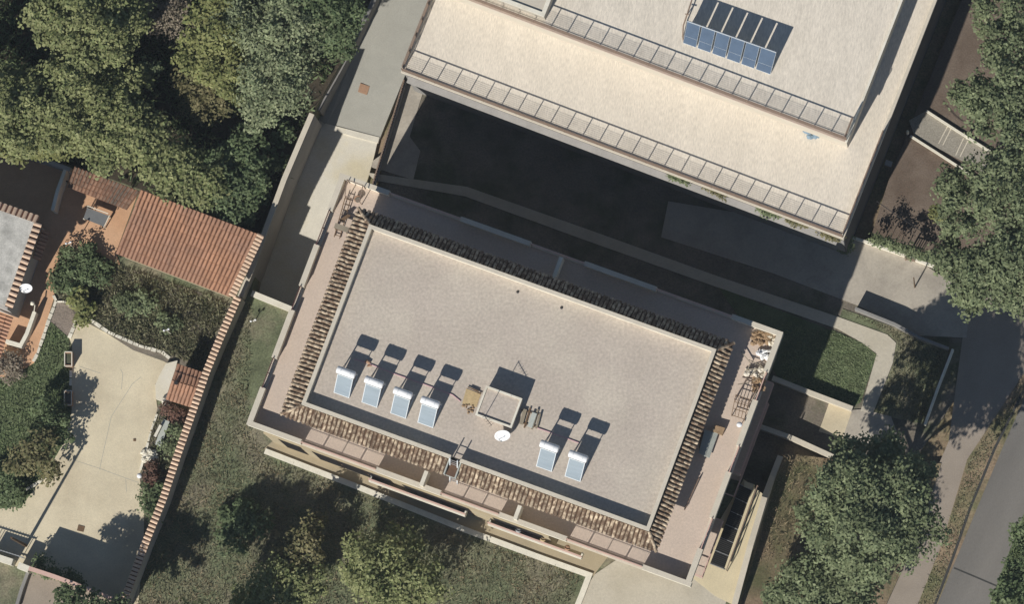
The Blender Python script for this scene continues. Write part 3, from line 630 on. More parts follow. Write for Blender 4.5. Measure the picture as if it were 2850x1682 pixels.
# barbecue hut
bq = thing('barbecue_hut', 'small tiled barbecue hut against the tile-capped wall', 'hut', P(518, 1085, 0))
nf = [P(493, 1014, 1.85), P(574, 1042, 1.85), P(562, 1084, 2.2), P(478, 1058, 2.2)]
sf = [P(461, 1112, 1.85), P(542, 1138, 1.85), P(562, 1084, 2.2), P(478, 1058, 2.2)]
mb = MB(); mb.prism(nf, lambda p: p.z-.1); mb.prism(sf, lambda p: p.z-.1); part(bq, 'roof_board', mb, 'terracotta_bed')
tile_field(bq, [nf[1], nf[0], nf[3], nf[2]], tt, 0.24, 2); tile_field(bq, sf, tt, 0.24, 3)
mb = MB(); mb.prism([P(*p, 1.7) for p in ((496, 1030), (560, 1052), (536, 1120), (472, 1098))], 0.02); part(bq, 'wall', mb, 'tan_wall')
mb = MB(); mb.tube(P(492, 1068, 2.1), P(492, 1068, 2.1)+Vector((0, 0, .45)), .12); part(bq, 'chimney', mb, 'dark_metal')
mb = MB(); mb.prism([P(*p, 0.3) for p in ((494, 1004), (470, 1112), (450, 1118), (434, 1112), (432, 1072), (446, 1040), (462, 1012))], 0.02)
solo('barbecue_plinth', 'pale concrete plinth in front of the barbecue hut', 'plinth', mb, 'concrete_pale')

# ================================================================== walls
def wall_thing(name, label, pts, w, zt, zb, m, cat='wall', cop=None):
    path = [P(p[0], p[1], zt) for p in pts]; root = thing(name, label, cat, Vector((path[0].x, path[0].y, zb)))
    part(root, 'wall_body', wall_mb(pts, w, zt-(0.06 if cop else 0), zb), m)
    if cop: part(root, 'coping', wall_mb(pts, w+.05, zt, zt-0.058), cop)
    return root
cw_pts = [(664, 826), (612, 946), (576, 1034), (536, 1150), (497, 1262), (455, 1390), (409, 1505), (364, 1626), (330, 1710)]
cw = wall_thing('tile_capped_wall', 'long boundary wall capped with cream and brown clay tiles', cw_pts, 0.3, 2.3, -0.2, 'grey_wall')
for i in range(len(cw_pts)-1):
    capline(cw, (cw_pts[i+1][0]-1, cw_pts[i+1][1]), (cw_pts[i][0]-1, cw_pts[i][1]), 2.36, 0.46, ct, 0.262, 0.05, 'cap_tile')
wall_thing('driveway_wall', 'tall grey retaining wall between the woodland and the driveway', [(868, 316), (790, 500), (735, 650), (706, 735), (668, 826)], 0.28, 1.5, ZY-.3, 'grey_wall', cop='coping')
wall_thing('ramp_wall', 'low brownish retaining wall along the grey driveway ramp under the trees', [(884, 306), (930, 220), (972, 140), (1030, 20), (1080, -80)], 0.3, -0.9, ZY-.3, 'grey_render')
wall_thing('retaining_wall', 'white-topped retaining wall closing the south end of the driveway', [(700, 816), (812, 862)], 0.36, 0.35, ZY-.3, 'white_paint')
wall_thing('garden_wall', 'long low white garden wall in front of the apartment building loggias', [(737, 1256), (1000, 1358), (1290, 1474), (1500, 1552), (1640, 1602), (1618, 1660), (1585, 1740)], 0.3, 0.14, -0.2, 'white_paint', cop='stone_white')
wall_thing('strip_wall', 'pale low wall along the paved strip east of the apartment building', [(2172, 1270, -2.3), (2150, 1326, -1.7), (2128, 1385, 0.05), (2088, 1520, .3), (2056, 1640, .3), (2040, 1700, .3)], 0.36, 0.3, -3.2, 'coping')
wall_thing('parking_ramp_wall', 'sunlit concrete wall along the north side of the parking ramp', [(2150, 1052), (2256, 1094), (2372, 1138)], 0.3, -2.5, -3.6, 'coping')
wall_thing('parking_ramp_wall', 'low concrete wall between the parking ramp and the sloping garden', [(2116, 1188), (2200, 1218), (2318, 1272)], 0.3, -2.3, -3.6, 'coping')
wall_thing('yard_wall', 'thin white wall dividing the brown soil bed from the concrete yard', [(2372, 660), (2430, 680), (2520, 712), (2600, 742)], 0.16, ZY+.45, ZY-.1, 'white_paint')
wall_thing('lawn_wall', 'low weathered kerb wall between the yard and the grass strip', [(2380, 858), (2490, 902), (2560, 940), (2640, 970)], 0.16, ZY+1.0, ZY-.1, 'grey_render')
wall_thing('street_wall', 'thin pale wall running along the shaded street', [(2652, 972), (2610, 1080), (2574, 1182)], 0.14, ZY+.9, ZY-.1, 'white_paint')
wall_thing('courtyard_wall', 'short pale wall between the dark courtyard and the tiled lean-to', [(182, 470), (160, 530), (146, 585)], 0.22, 1.6, 0, 'white_paint')
wall_thing('coping_wall', 'grey coping wall behind the dark courtyard below the trees', [(-40, 402), (50, 424), (120, 444), (196, 472)], 0.25, 1.7, 0, 'grey_wall')
wall_thing('stair_wall', 'white L-shaped stair wall beside the porch roof', [(96, 868), (74, 930), (57, 962), (16, 950)], 0.24, 0.9, 0, 'stone_white')
wall_thing('street_gate_wall', 'white wall piece on the lower edge beside the vehicle gate', [(-30, 1545), (34, 1566)], 0.4, 1.2, 0, 'stone_white')
wall_thing('gate_post_wall', 'white gate pier wall joined to the pink coped wall', [(50, 1574), (80, 1586)], 0.4, 1.3, 0, 'stone_white')
wall_thing('pink_coped_wall', 'tall wall with pink coping along the lower left yard', [(80, 1583), (150, 1606), (226, 1634), (340, 1680)], 0.22, 2.3, 0, 'tan_wall', cop='pink_metal')
wall_thing('neighbour_kerb', 'narrow grey wall running down beside the pink coped wall', [(78, 1592), (60, 1640), (42, 1700)], 0.2, 0.5, 0, 'grey_render')
# white stone edging
def edging(label, pts, z=0.14, w=0.22, step=0.42):
    path = [P(p[0], p[1], z) for p in pts]; root = thing('stone_edging', label, 'edging', Vector((path[0].x, path[0].y, 0)))
    for i in range(len(path)-1):
        d = path[i+1]-path[i]; n = max(1, round(d.length/step))
        for k in range(n):
            a = path[i]+d*((k+.06)/n); b = path[i]+d*((k+.94)/n); s = d.normalized(); nn = Vector((-s.y, s.x, 0)); ww = w*random.uniform(.75, 1.15)/2
            top = [a+nn*ww*random.uniform(.8, 1), a-nn*ww*random.uniform(.8, 1), b-nn*ww*random.uniform(.8, 1), b+nn*ww*random.uniform(.8, 1)]
            for q in top: q.z += random.uniform(-.02, .02)
            part(root, 'stone', MB().prism(top, 0.0), 'stone_white')
edging('white stones edging the upper side of the concrete driveway', [(232, 876), (262, 898), (300, 924), (340, 942), (385, 962), (420, 972), (450, 980), (472, 998)])
edging('white stones along the left edge of the pebble bed and courtyard', [(148, 822), (156, 838), (136, 890), (118, 945), (104, 985), (92, 1008)])
edging('white stones across the top of the pebble bed', [(158, 840), (180, 840), (194, 852)], w=0.14)
edging('white stones between the pebble bed and the driveway', [(216, 884), (204, 912), (192, 942)], w=0.26)
edging('white stones between the two planters on the side lawn', [(197, 1030), (196, 1075)], w=0.2)
edging('white stones at the lower bend of the side lawn', [(128, 1328), (104, 1346), (64, 1368)], w=0.2)
edging('pale kerb stones along the planting strip by the driveway', [(438, 1150), (420, 1200), (404, 1262), (390, 1312)], w=0.16, step=0.8)

# ------------------------------------------------------------------ fence beside the driveway
fr = thing('driveway_fence', 'brown metal fence between the pale driveway and the shaded yard', 'fence', P(1078, 380, ZY))
f0, f1 = P(1124, 222, ZY+1.1), P(1034, 520, ZY+1.1); d = f1-f0
mb = MB(); mb.prism([f0+Vector((-.1, -.04, -.7)), f0+Vector((.1, .04, -.7)), f1+Vector((.1, .04, -.7)), f1+Vector((-.1, -.04, -.7))], ZY); part(fr, 'plinth', mb, 'grey_wall')
mb = MB(); mb.bar(f0, f1, .07, .05); mb.bar(f0-Vector((0, 0, .5)), f1-Vector((0, 0, .5)), .05, .04); part(fr, 'rail', mb, 'brown_metal')
pm = MB().bar(Vector((0, 0, 0)), Vector((0, 0, .75)), .05); pme = mesh_of('picket', pm); pme.materials.append(M['brown_metal'])
for i in range(40):
    o = link('picket', pme, None, fr); o.location = f0+d*(i/39)-Vector((0, 0, .72))-ROOTLOC[fr]

# ================================================================== things on the roofs
def heater(px, py, label):
    root = thing('solar_water_heater', label, 'water heater', P(px-8, py+34, zR), 'solar water heaters on the beige roof')
    t = P(px, py, zR+1.72); u = Vector((F2.u.x, F2.u.y, 0)); v = Vector((F2.v.x, F2.v.y, 0))
    base = t-v*1.30; base.z = zR+0.14; top = t-v*0.24; top.z = zR+1.36
    mb = MB(); n = 16; rr = .235; L = .60
    prof = [(-L, .05), (-L+.01, .17), (-L+.05, rr), (L-.05, rr), (L-.01, .17), (L, .05)]
    vs_ = []; fs = []
    for s, r in prof:
        for i in range(n): vs_.append(t+u*s+v*r*math.cos(6.2832*i/n)+Vector((0, 0, 1))*r*math.sin(6.2832*i/n))
    for j in range(5):
        for i in range(n): fs.append((j*n+i, j*n+(i+1) % n, (j+1)*n+(i+1) % n, (j+1)*n+i))
    fs += [tuple(range(n)), tuple(range(5*n, 6*n))]
    mb.add(vs_, fs); tk = part(root, 'tank', mb, 'white_enamel', True)
    mb = MB()
    for s in (-.3, .3):
        c = t+u*s
        for i in range(n):
            a0, a1 = 6.2832*i/n, 6.2832*(i+1)/n
            mb.bar(c+v*(rr+.012)*math.cos(a0)+Vector((0, 0, (rr+.012)*math.sin(a0))), c+v*(rr+.012)*math.cos(a1)+Vector((0, 0, (rr+.012)*math.sin(a1))), .05, .01)
    part(tk, 'strap', mb, 'alu')
    nrm = u.cross(top-base).normalized(); hw = .5
    mb = MB(); q = [base-u*hw, base+u*hw, top+u*hw, top-u*hw]; mb.add([p+nrm*.0 for p in q]+[p-nrm*.09 for p in q], [(0, 1, 2, 3), (7, 6, 5, 4), (0, 4, 5, 1), (1, 5, 6, 2), (2, 6, 7, 3), (3, 7, 4, 0)])
    pn = part(root, 'collector', mb, 'alu')
    mb = MB(); e = (top-base).normalized(); q = [base-u*(hw-.04)+e*.05, base+u*(hw-.04)+e*.05, top+u*(hw-.04)-e*.05, top-u*(hw-.04)-e*.05]
    mb.add([p+nrm*.006 for p in q]+[p+nrm*.001 for p in q], [(0, 1, 2, 3), (0, 4, 5, 1), (1, 5, 6, 2), (2, 6, 7, 3), (3, 7, 4, 0)]); part(pn, 'glass', mb, 'collector_pale')
    mb = MB()
    for s in (-.48, .48):
        lb = base+u*s-nrm*.05; lt = top+u*s-nrm*.12; ft = lb.copy(); ft.z = zR; mb.bar(ft, lb+Vector((0, 0, .05)), .05)
        bk = t+u*s+v*.25; bk.z = zR; mb.bar(bk, t+u*s-Vector((0, 0, .2)), .05); mb.bar(Vector((lb.x, lb.y, zR+.03)), Vector((bk.x, bk.y, zR+.03)), .05); mb.bar(lb, lt, .05)
    bk0 = t-u*.48+v*.14; bk0.z = zR+.75; bk1 = t+u*.48+v*.14; bk1.z = zR+.75; mb.bar(bk0, bk1, .04)
    part(root, 'frame', mb, 'alu')
    mb = MB(); s0 = t-u*.5+v*.1-Vector((0, 0, .25)); s1 = s0+v*.2; s1.z = zR+.3; mb.tube(s0, s1, .02); s2 = s1+v*.15; s2.z = zR+.03; mb.tube(s1, s2, .02); part(root, 'hose', mb, 'dark_metal')
for i, (px, py) in enumerate([(963, 1037), (1041, 1064), (1121.5, 1094.5), (1197.5, 1120.5), (1529, 1243), (1609, 1271)]):
    heater(px, py, ['solar water heater nearest the west tile band, first of the row of four', 'second solar water heater from the west in the row of four', 'third solar water heater from the west in the row of four', 'solar water heater at the east end of the row of four, nearest the stair-head box',
                    'left one of the pair of solar water heaters east of the satellite dish', 'right one of the pair of solar water heaters, closest to the east eave'][i])
# pipes
def pipe(label, pts, z, r=.03, m='pink_pipe'):
    mb = MB(); W = [P(p[0], p[1], z) for p in pts]
    for a, b in zip(W, W[1:]): mb.tube(a, b, r, n=6)
    return solo('water_pipe', label, 'pipe', mb, m)
pipe('pink water pipe running behind the row of four solar heaters', [(985, 1000), (1020, 1010), (1100, 1042), (1180, 1070), (1260, 1100), (1282, 1118)], zR+.05)
pipe('pink water pipe between the wooden boards and the pair of heaters', [(1490, 1190), (1530, 1204), (1580, 1222), (1612, 1234)], zR+.05)
mb = MB(); mb.tube(P(1018, 1004, zR+.12), P(1030, 1012, zR+.12), .1, n=10); mb.tube(P(1022, 1020, zR+.06), P(1034, 1018, zR+.06), .05); mb.tube(P(1024, 1008, zR+.2), P(1026, 1016, zR+.02), .03)
solo('water_pump', 'small pump and valves beside the first solar heater', 'pump', mb, 'rust')
# satellite dish
def dish(name, label, px, py, z, rx, zfoot, foot, m='white_enamel'):
    c = P(px, py, z); root = thing(name, label, 'satellite dish', P(*foot, zfoot)); ax = Vector((0.12, -0.80, 0.60)).normalized()
    s = ax.orthogonal().normalized(); t = ax.cross(s); mb = MB(); n = 24; vs_ = []; fs = []
    for j in range(6):
        r = rx*j/5
        for i in range(n): vs_.append(c+ax*(0.30*(r*r)/rx-0.02)+(s*math.cos(6.2832*i/n)+t*math.sin(6.2832*i/n))*max(r, .001))
    for j in range(6):
        r = rx*j/5
        for i in range(n): vs_.append(c+ax*(0.30*(r*r)/rx-0.05)+(s*math.cos(6.2832*i/n)+t*math.sin(6.2832*i/n))*max(r, .001))
    for j in range(5):
        for i in range(n):
            k = (i+1) % n; fs.append((j*n+i, j*n+k, (j+1)*n+k, (j+1)*n+i)); fs.append((6*n+j*n+k, 6*n+j*n+i, 6*n+(j+1)*n+i, 6*n+(j+1)*n+k))
    for i in range(n): k = (i+1) % n; fs.append((5*n+i, 5*n+k, 11*n+k, 11*n+i))
    mb.add(vs_, fs); part(root, 'reflector', mb, m, True)
    low = min((s, -s, t, -t), key=lambda q: q.z); mb = MB(); e = c+ax*rx*1.0+low*rx*.35; mb.tube(c+low*rx*.95, e, .02, n=6); mb.tube(e-ax*.02, e+ax*.1-ax*.18, .045, n=8); part(root, 'feed_arm', mb, 'grey_metal')
    mb = MB(); f = P(*foot, zfoot); mb.tube(f, Vector((f.x, f.y, c.z-.1)), .03); mb.tube(Vector((f.x, f.y, c.z-.1)), c-ax*.05, .035); part(root, 'mast', mb, 'grey_metal')
dish('satellite_dish', 'white satellite dish standing south of the stair-head box', 1398, 1210, zR+.72, .48, zR, (1412, 1207))
dish('satellite_dish', 'white satellite dish on the east wall of the grey-roofed house', 72, 800, 4.4, .40, 3.2, (62, 808))
mb = MB(); f = P(2060, 1188, zT); c = f+Vector((0, 0, 1.1)); mb.tube(f, c, .025); mb.blob(c, .19, .17, .15, 10, 6)
solo('globe_lamp', 'small white globe lamp on the east terrace below the metal rack', 'lamp', mb, 'plastic_white')
# antenna
an = thing('antenna', 'thin television antenna mast rising from the stair-head box', 'antenna', P(1350, 1165, 10.0))
base = P(1350, 1160, 9.99); mb = MB(); mb.tube(base, base+Vector((0, 0, 2.0)), .022); part(an, 'mast', mb, 'dark_metal')
tp = base+Vector((0, 0, 1.95)); mb = MB(); bd = Vector((.55, -.75, -.1)); mb.tube(tp, tp+bd, .02, n=6)
for k in range(6): q = tp+bd*(k/5.5+.05); mb.tube(q-Vector((.12, .09, 0)), q+Vector((.12, .09, 0)), .01, n=5)
part(an, 'boom', mb, 'dark_metal')
# timber and boards near the box
root = thing('timber_stack', 'loose timber boards lying on the roof east of the stair-head box', 'timber', P(1478, 1160, zR))
for i, (x0, y0, x1, y1, w, m) in enumerate([(1476, 1136, 1459, 1192, .1, 'weathered_wood'), (1497, 1140, 1480, 1196, .12, 'timber'), (1462, 1140, 1450, 1182, .22, 'timber'), (1488, 1150, 1474, 1190, .3, 'sheet_metal'), (1503, 1152, 1492, 1194, .12, 'timber')]):
    mb = MB(); mb.bar(P(x0, y0, zR+.1+.03*i), P(x1, y1, zR+.1+.03*i), w, .05); part(root, 'board', mb, m)
mb = MB(); mb.bar(P(1450, 1142, zR+.04), P(1505, 1156, zR+.04), .07); mb.bar(P(1446, 1176, zR+.04), P(1498, 1190, zR+.04), .07); part(root, 'bearer', mb, 'weathered_wood')
mb = MB(); mb.prism([P(*p, zR+.03) for p in ((1298, 1082), (1338, 1098), (1326, 1134), (1286, 1124))], zR+.004); solo('plywood_sheet', 'yellowish plywood sheet lying west of the stair-head box', 'board', mb, 'board')
mb = MB(); mb.bar(P(1302, 1078, zR+.1), P(1340, 1096, zR+.1), .05); mb.bar(P(1308, 1080, zR+.16), P(1332, 1090, zR+.16), .06); mb.bar(P(1304, 1079, zR+.0), P(1304, 1079, zR+.12), .05); mb.bar(P(1336, 1095, zR+.0), P(1336, 1095, zR+.12), .05)
solo('wooden_trestle', 'low wooden trestle above the plywood sheet', 'trestle', mb, 'weathered_wood')
mb = MB()
for k in range(14):
    c = P(random.uniform(1284, 1318), random.uniform(1126, 1150), zR+.04); mb.blob(c, random.uniform(.05, .12), random.uniform(.04, .1), .05, 6, 4, .2)
solo('rubble_heap', 'dark scrap heap below the plywood sheet', 'rubble', mb, 'junk_brown')
# access ladder through the parapet gap
ld = thing('access_ladder', 'metal access ladder rising through the gap in the south parapet', 'ladder', P(1258, 1340, zT)); va = Vector((F2.v.x, F2.v.y, 0)); ua = Vector((F2.u.x, F2.u.y, 0))
l0 = F2.w(ga, E0b-0.15, zT+.02); l1 = F2.w(ga, B0+0.0, zR+1.15); mb = MB()
for s in (-.24, .24): mb.bar(l0+ua*s, l1+ua*s, .07, .06)
part(ld, 'rail', mb, 'alu'); 
for k in range(1, 13): part(ld, 'rung', MB().bar(l0.lerp(l1, k/13)-ua*.24, l0.lerp(l1, k/13)+ua*.24, .035), 'grey_metal')
f = MB(); F2.box(f, ga-.4, ga-.32, E0b-.05, B0+.18, ze-.1, zi+.12); F2.box(f, ga+.32, ga+.4, E0b-.05, B0+.18, ze-.1, zi+.12); F2.box(f, ga-.315, ga+.315, E0b-.05, B0+.18, ze-.1, ze-.04); part(b2, 'ladder_well', f, 'sheet_metal')
# roof drains
for lb, p in (('small dark roof drain near the north parapet, west one', (1441, 813)), ('small dark roof drain near the north parapet, east one', (1563, 857))):
    mb = MB(); mb.lathe(P(*p, zR+.004), [(.09, 0), (.09, .03), (.05, .06)], 10); solo('roof_drain', lb, 'drain', mb, 'dark_metal')
# solar collector array on the north building
ar = thing('solar_collector_array', 'tilted row of six blue solar collectors on the cream roof', 'solar collectors', P(2030, 130, zU)); zt_, zb_ = zU+1.5, zU+.12
tl, tr_, bl, br = P(1913, 59, zt_), P(2160, 146, zt_), P(1901, 119, zb_), P(2144, 207, zb_)
for i in range(6):
    f0_, f1_ = (i+.0)/6, (i+.88 if i < 5 else i+1.0)/6
    q = [bl.lerp(br, f0_), bl.lerp(br, f1_), tl.lerp(tr_, f1_), tl.lerp(tr_, f0_)]; nn = (q[1]-q[0]).cross(q[3]-q[0]).normalized()
    mb = MB(); mb.add([p for p in q]+[p-nn*.1 for p in q], [(0, 1, 2, 3), (7, 6, 5, 4), (0, 4, 5, 1), (1, 5, 6, 2), (2, 6, 7, 3), (3, 7, 4, 0)]); co = part(ar, 'collector', mb, 'alu')
    c = sum(q, Vector())/4
    for (lo, hi) in ((.015, .335), (.345, .985)):
        e = [q[0].lerp(q[3], lo).lerp(q[1].lerp(q[2], lo), .012), q[0].lerp(q[3], lo).lerp(q[1].lerp(q[2], lo), .988), q[0].lerp(q[3], hi).lerp(q[1].lerp(q[2], hi), .988), q[0].lerp(q[3], hi).lerp(q[1].lerp(q[2], hi), .012)]
        mb = MB(); mb.add([p+nn*.008 for p in e]+[p+nn*.001 for p in e], [(0, 1, 2, 3), (0, 4, 5, 1), (1, 5, 6, 2), (2, 6, 7, 3), (3, 7, 4, 0)]); part(co, 'pane', mb, 'collector_blue')
for f_ in (.02, .2, .4, .6, .8, .98):
    mb = MB(); t_ = tl.lerp(tr_, f_)-Vector((0, 0, .1)); b_ = bl.lerp(br, f_); mb.bar(Vector((t_.x, t_.y, zU)), t_, .05); mb.bar(Vector((b_.x, b_.y, zU)), b_-Vector((0, 0, .05)), .05); mb.bar(Vector((t_.x, t_.y, zU+.04)), Vector((b_.x, b_.y, zU+.04)), .05)
    part(ar, 'support', mb, 'alu')
mb = MB(); mb.bar(tl+Vector((0, 0, .03)), tr_+Vector((0, 0, .03)), .05); part(ar, 'header_pipe', mb, 'alu')
mb = MB(); W = [P(1935, -30, zU+.6), P(1913, 38, zU+.6), P(1902, 70, zU+.4), P(1900, 100, zU+.15), P(1903, 116, zU+.1)]
for a, b in zip(W, W[1:]): mb.tube(a, b, .045, n=6)
mb.bar(P(1906, 38, zU+.6), P(1920, 41, zU+.6), .05); mb.tube(P(1913, 40, zU), P(1913, 38, zU+.6), .03)
solo('insulated_pipe', 'dark insulated pipe feeding the blue collector row', 'pipe', mb, 'brown_metal')
mb = MB()
for k in range(7): mb.blob(P(2262+random.uniform(-14, 16), 372+random.uniform(-8, 10), zN+.15), random.uniform(.18, .4), random.uniform(.12, .25), .14, 8, 5, .25)
solo('tarpaulin_heap', 'pale blue tarpaulin heap on the cream terrace by the railing', 'tarpaulin', mb, 'blue_sheet')

# ------------------------------------------------------------------ clutter on the terrace
ldr = thing('wooden_ladder', 'wooden ladder lying on the terrace in the northwest corner', 'ladder', P(945, 620, zT))
r0 = (P(962, 545, zT+.35), P(930, 660, zT+.12)); r1 = (P(977, 550, zT+.35), P(945, 665, zT+.12)); mb = MB(); mb.bar(*r0, .05); mb.bar(*r1, .05); part(ldr, 'rail', mb, 'weathered_wood')
for k in range(8): t_ = (k+.5)/8; part(ldr, 'rung', MB().bar(r0[0].lerp(r0[1], t_), r1[0].lerp(r1[1], t_), .035), 'weathered_wood')
sw = thing('wooden_bench', 'dark wooden bench standing on the northwest terrace corner', 'bench', P(960, 640, zT))
mb = MB(); mb.prism([P(*p, zT+.5) for p in ((944, 612), (956, 616), (976, 600), (968, 596))], zT+.44); part(sw, 'seat', mb, 'weathered_wood')
tb = thing('plank_table', 'low plank table beside the west tile band', 'table', P(956, 625, zT)); mb = MB(); mb.prism([P(*p, zT+.75) for p in ((934, 620), (972, 634), (967, 648), (929, 634))], zT+.69); part(tb, 'table_top', mb, 'timber')
for p in ((936, 624), (968, 636), (964, 646), (932, 634)): part(tb, 'leg', MB().bar(P(*p, zT+.7)-Vector((0, 0, .7)), P(*p, zT+.7), .06), 'weathered_wood')
for p in ((948, 612), (972, 600)): part(sw, 'leg', MB().bar(P(*p, zT+.44)-Vector((0, 0, .44)), P(*p, zT+.44), .06), 'weathered_wood')
st = thing('clothes_stand', 'metal clothes-drying frame on the northwest terrace corner', 'drying rack', P(1000, 545, zT)); mb = MB()
q = [P(966, 500, zT+1.5), P(1010, 516, zT+1.5), P(1000, 560, zT+1.5), P(960, 545, zT+1.5)]
for p in q: part(st, 'leg', MB().bar(Vector((p.x, p.y, zT)), p, .04), 'brown_metal')
mb = MB()
for i in range(4): mb.bar(q[i], q[(i+1) % 4], .05)
part(st, 'top_frame', mb, 'brown_metal')
pt = thing('clay_pot', 'round clay pot standing in the northwest terrace corner', 'pot', P(1000, 590, zT)); mb = MB(); mb.lathe(P(996, 556, zT+.0), [(.12, 0), (.2, .3), (.22, .36), (.2, .38)], 12); part(pt, 'body', mb, 'rust')
mb = MB(); mb.lathe(P(996, 556, zT+.381), [(.18, 0), (.17, .02)], 12); part(pt, 'earth', mb, 'dark_soil')
# metal rack and sheets on the east terrace
rk = thing('metal_rack', 'ladder-like metal rack leaning on the east terrace parapet', 'rack', P(2060, 1150, zT)); mb = MB()
q = [P(2048, 1100, zT+.9), P(2085, 1112, zT+.9), P(2072, 1168, zT+.5), P(2036, 1156, zT+.5)]
for i in range(5): mb.bar(q[0].lerp(q[1], i/4), q[3].lerp(q[2], i/4), .035)
for i in range(4): mb.bar(q[0].lerp(q[3], i/3), q[1].lerp(q[2], i/3), .035)
for p in q: mb.bar(Vector((p.x, p.y, zT)), p, .04)
part(rk, 'frame', mb, 'weathered_wood')
mb = MB(); q2 = [P(2078, 1055, zT+.9), P(2044, 1112, zT+.9), P(2084, 1126, zT+.9), P(2110, 1080, zT+.9)]
for a, b in ((0, 1), (2, 3), (1, 2)): mb.bar(q2[a], q2[b], .035)
for p in q2: mb.bar(Vector((p.x, p.y, zT)), p, .045)
solo('awning_frame', 'bare awning frame of thin bars over the east terrace clutter', 'frame', mb, 'brown_metal')
cs = thing('roofing_sheets', 'pale corrugated roofing sheets stacked on the east terrace', 'sheets', P(1978, 1230, zT))
for i, pts in enumerate([((1962, 1196), (1984, 1204), (1962, 1272), (1944, 1262)), ((1986, 1192), (2002, 1198), (1974, 1276), (1960, 1270))]):
    top = [P(*p, zT+.5-.1*i) for p in pts]; mb = MB(); N_ = 8
    for k in range(N_):
        a0, a1 = top[0].lerp(top[1], k/N_), top[0].lerp(top[1], (k+.55)/N_); c0_, c1_ = top[3].lerp(top[2], k/N_), top[3].lerp(top[2], (k+.55)/N_)
        mb.prism([a0, a1, c1_, c0_], lambda p: p.z-.04)
    mb.prism([t_-Vector((0, 0, .045)) for t_ in top], lambda p: p.z-.05); part(cs, 'sheet', mb, 'sheet_metal')
mb = MB(); mb.prism([P(*p, zT+.3) for p in ((1950, 1200), (1995, 1215), (1970, 1268), (1945, 1258))], zT+.004); part(cs, 'support', mb, 'weathered_wood')
mb = MB(); mb.prism([P(*p, zT+.45) for p in ((1990, 1184), (2018, 1192), (2010, 1212), (1984, 1202))], zT+.01); solo('wooden_crate', 'small wooden crate above the corrugated sheets', 'crate', mb, 'junk_brown')
def heap(name, label, cat, cx, cy, w, h, n, z, m, jit=.3, rz=.16):
    mb = MB()
    for k in range(n): mb.blob(P(cx+random.uniform(-w, w), cy+random.uniform(-h, h), z+random.uniform(.04, .2)), random.uniform(.08, .26), random.uniform(.08, .22), random.uniform(.06, rz), 7, 5, jit)
    return solo(name, label, cat, mb, m)
heap('brushwood_heap', 'brown brushwood heap in the northeast terrace corner', 'brushwood', 2118, 942, 20, 15, 22, zT, 'junk_brown')
heap('white_sacks', 'crumpled white sacks beside the brushwood in the northeast terrace corner', 'sacks', 2148, 948, 10, 14, 9, zT, 'canvas', .25, .25)
heap('plastic_sheeting', 'crumpled white plastic sheeting by the northeast parapet', 'sheeting', 2124, 988, 16, 12, 12, zT, 'plastic_white', .35, .25)
heap('scrap_pile', 'mixed pale scrap pile north of the awning frame', 'scrap', 2098, 1036, 20, 12, 20, zT, 'canvas', .4)
heap('scrap_pile', 'small scrap pile along the east railing beside the awning frame', 'scrap', 2112, 1072, 14, 18, 14, zT, 'junk_brown', .4)
mb = MB()
for k in range(9): a = P(2085+random.uniform(-14, 40), 1020+random.uniform(-20, 60), zT+.25); mb.bar(a, a+Vector((random.uniform(-.7, .7), random.uniform(-.7, .7), random.uniform(-.1, .2))), .05)
solo('scrap_timber', 'loose scrap battens scattered over the northeast terrace', 'timber', mb, 'timber')
mb = MB(); mb.tube(P(1946, 1332, zT+.3), P(1905, 1420, zT+.3), .04, n=6); mb.tube(P(1946, 1332, zT), P(1946, 1332, zT+.3), .03); mb.tube(P(1905, 1420, zT), P(1905, 1420, zT+.3), .03); solo('handrail', 'thin handrail under the east tile band', 'handrail', mb, 'brown_metal')
# pots on the second south balcony
for lb, p, m in (('grey clay pot hung on the west end of the east balcony', (1444, 1478), 'grey_metal'), ('yellowish pot hung on the middle of the east balcony', (1512, 1503), 'board'), ('brown pot hung near the east end of the east balcony', (1580, 1527), 'rust')):
    mb = MB(); c = P(*p, 3.2); mb.lathe(c, [(.1, 0), (.17, .28), (.18, .3), (.12, .34), (.05, .36)], 12); solo('hanging_pot', lb, 'pot', mb, m, 'pots hung on the south balcony')
# light-well cover on the east side
lw = thing('light_well_cover', 'dark ribbed light-well cover on the paved strip east of the building', 'cover', P(2040, 1470, 0.05))
q = [P(1976, 1570, .5), P(2017, 1586, .5), P(2092, 1366, .5), P(2060, 1350, .5)]
mb = MB(); mb.prism([p-Vector((0, 0, .12)) for p in q], 0.045); part(lw, 'panel', mb, 'dark_metal')
mb = MB()
for k in range(46): mb.bar(q[0].lerp(q[3], k/45), q[1].lerp(q[2], k/45), .035, .05)
part(lw, 'ribs', mb, 'grating', kind='stuff')
for k in range(7): part(lw, 'cross_bar', MB().bar(q[0].lerp(q[3], k/6)+Vector((0, 0, .035)), q[1].lerp(q[2], k/6)+Vector((0, 0, .035)), .03), 'grey_metal')
mb = MB(); e0, e1 = P(2020, 1584, .55), P(2098, 1362, .55); mb.bar(e0, e1, .16, .2); part(lw, 'kerb', mb, 'paving_cream')
mb = MB(); e0, e1 = P(2022, 1588, 1.0), P(2108, 1352, 1.0); mb.bar(e0, e1, .06)
for k in range(6): s_ = e0.lerp(e1, k/5); mb.bar(Vector((s_.x, s_.y, .05)), s_, .04)
part(lw, 'handrail', mb, 'brown_metal')
mb = MB(); mb.prism([P(*p, .6) for p in ((2072, 1340), (2100, 1350), (2096, 1364), (2070, 1356))], 0.045); solo('masonry_pier', 'cream masonry pier at the north end of the light-well cover', 'pier', mb, 'paving_cream')

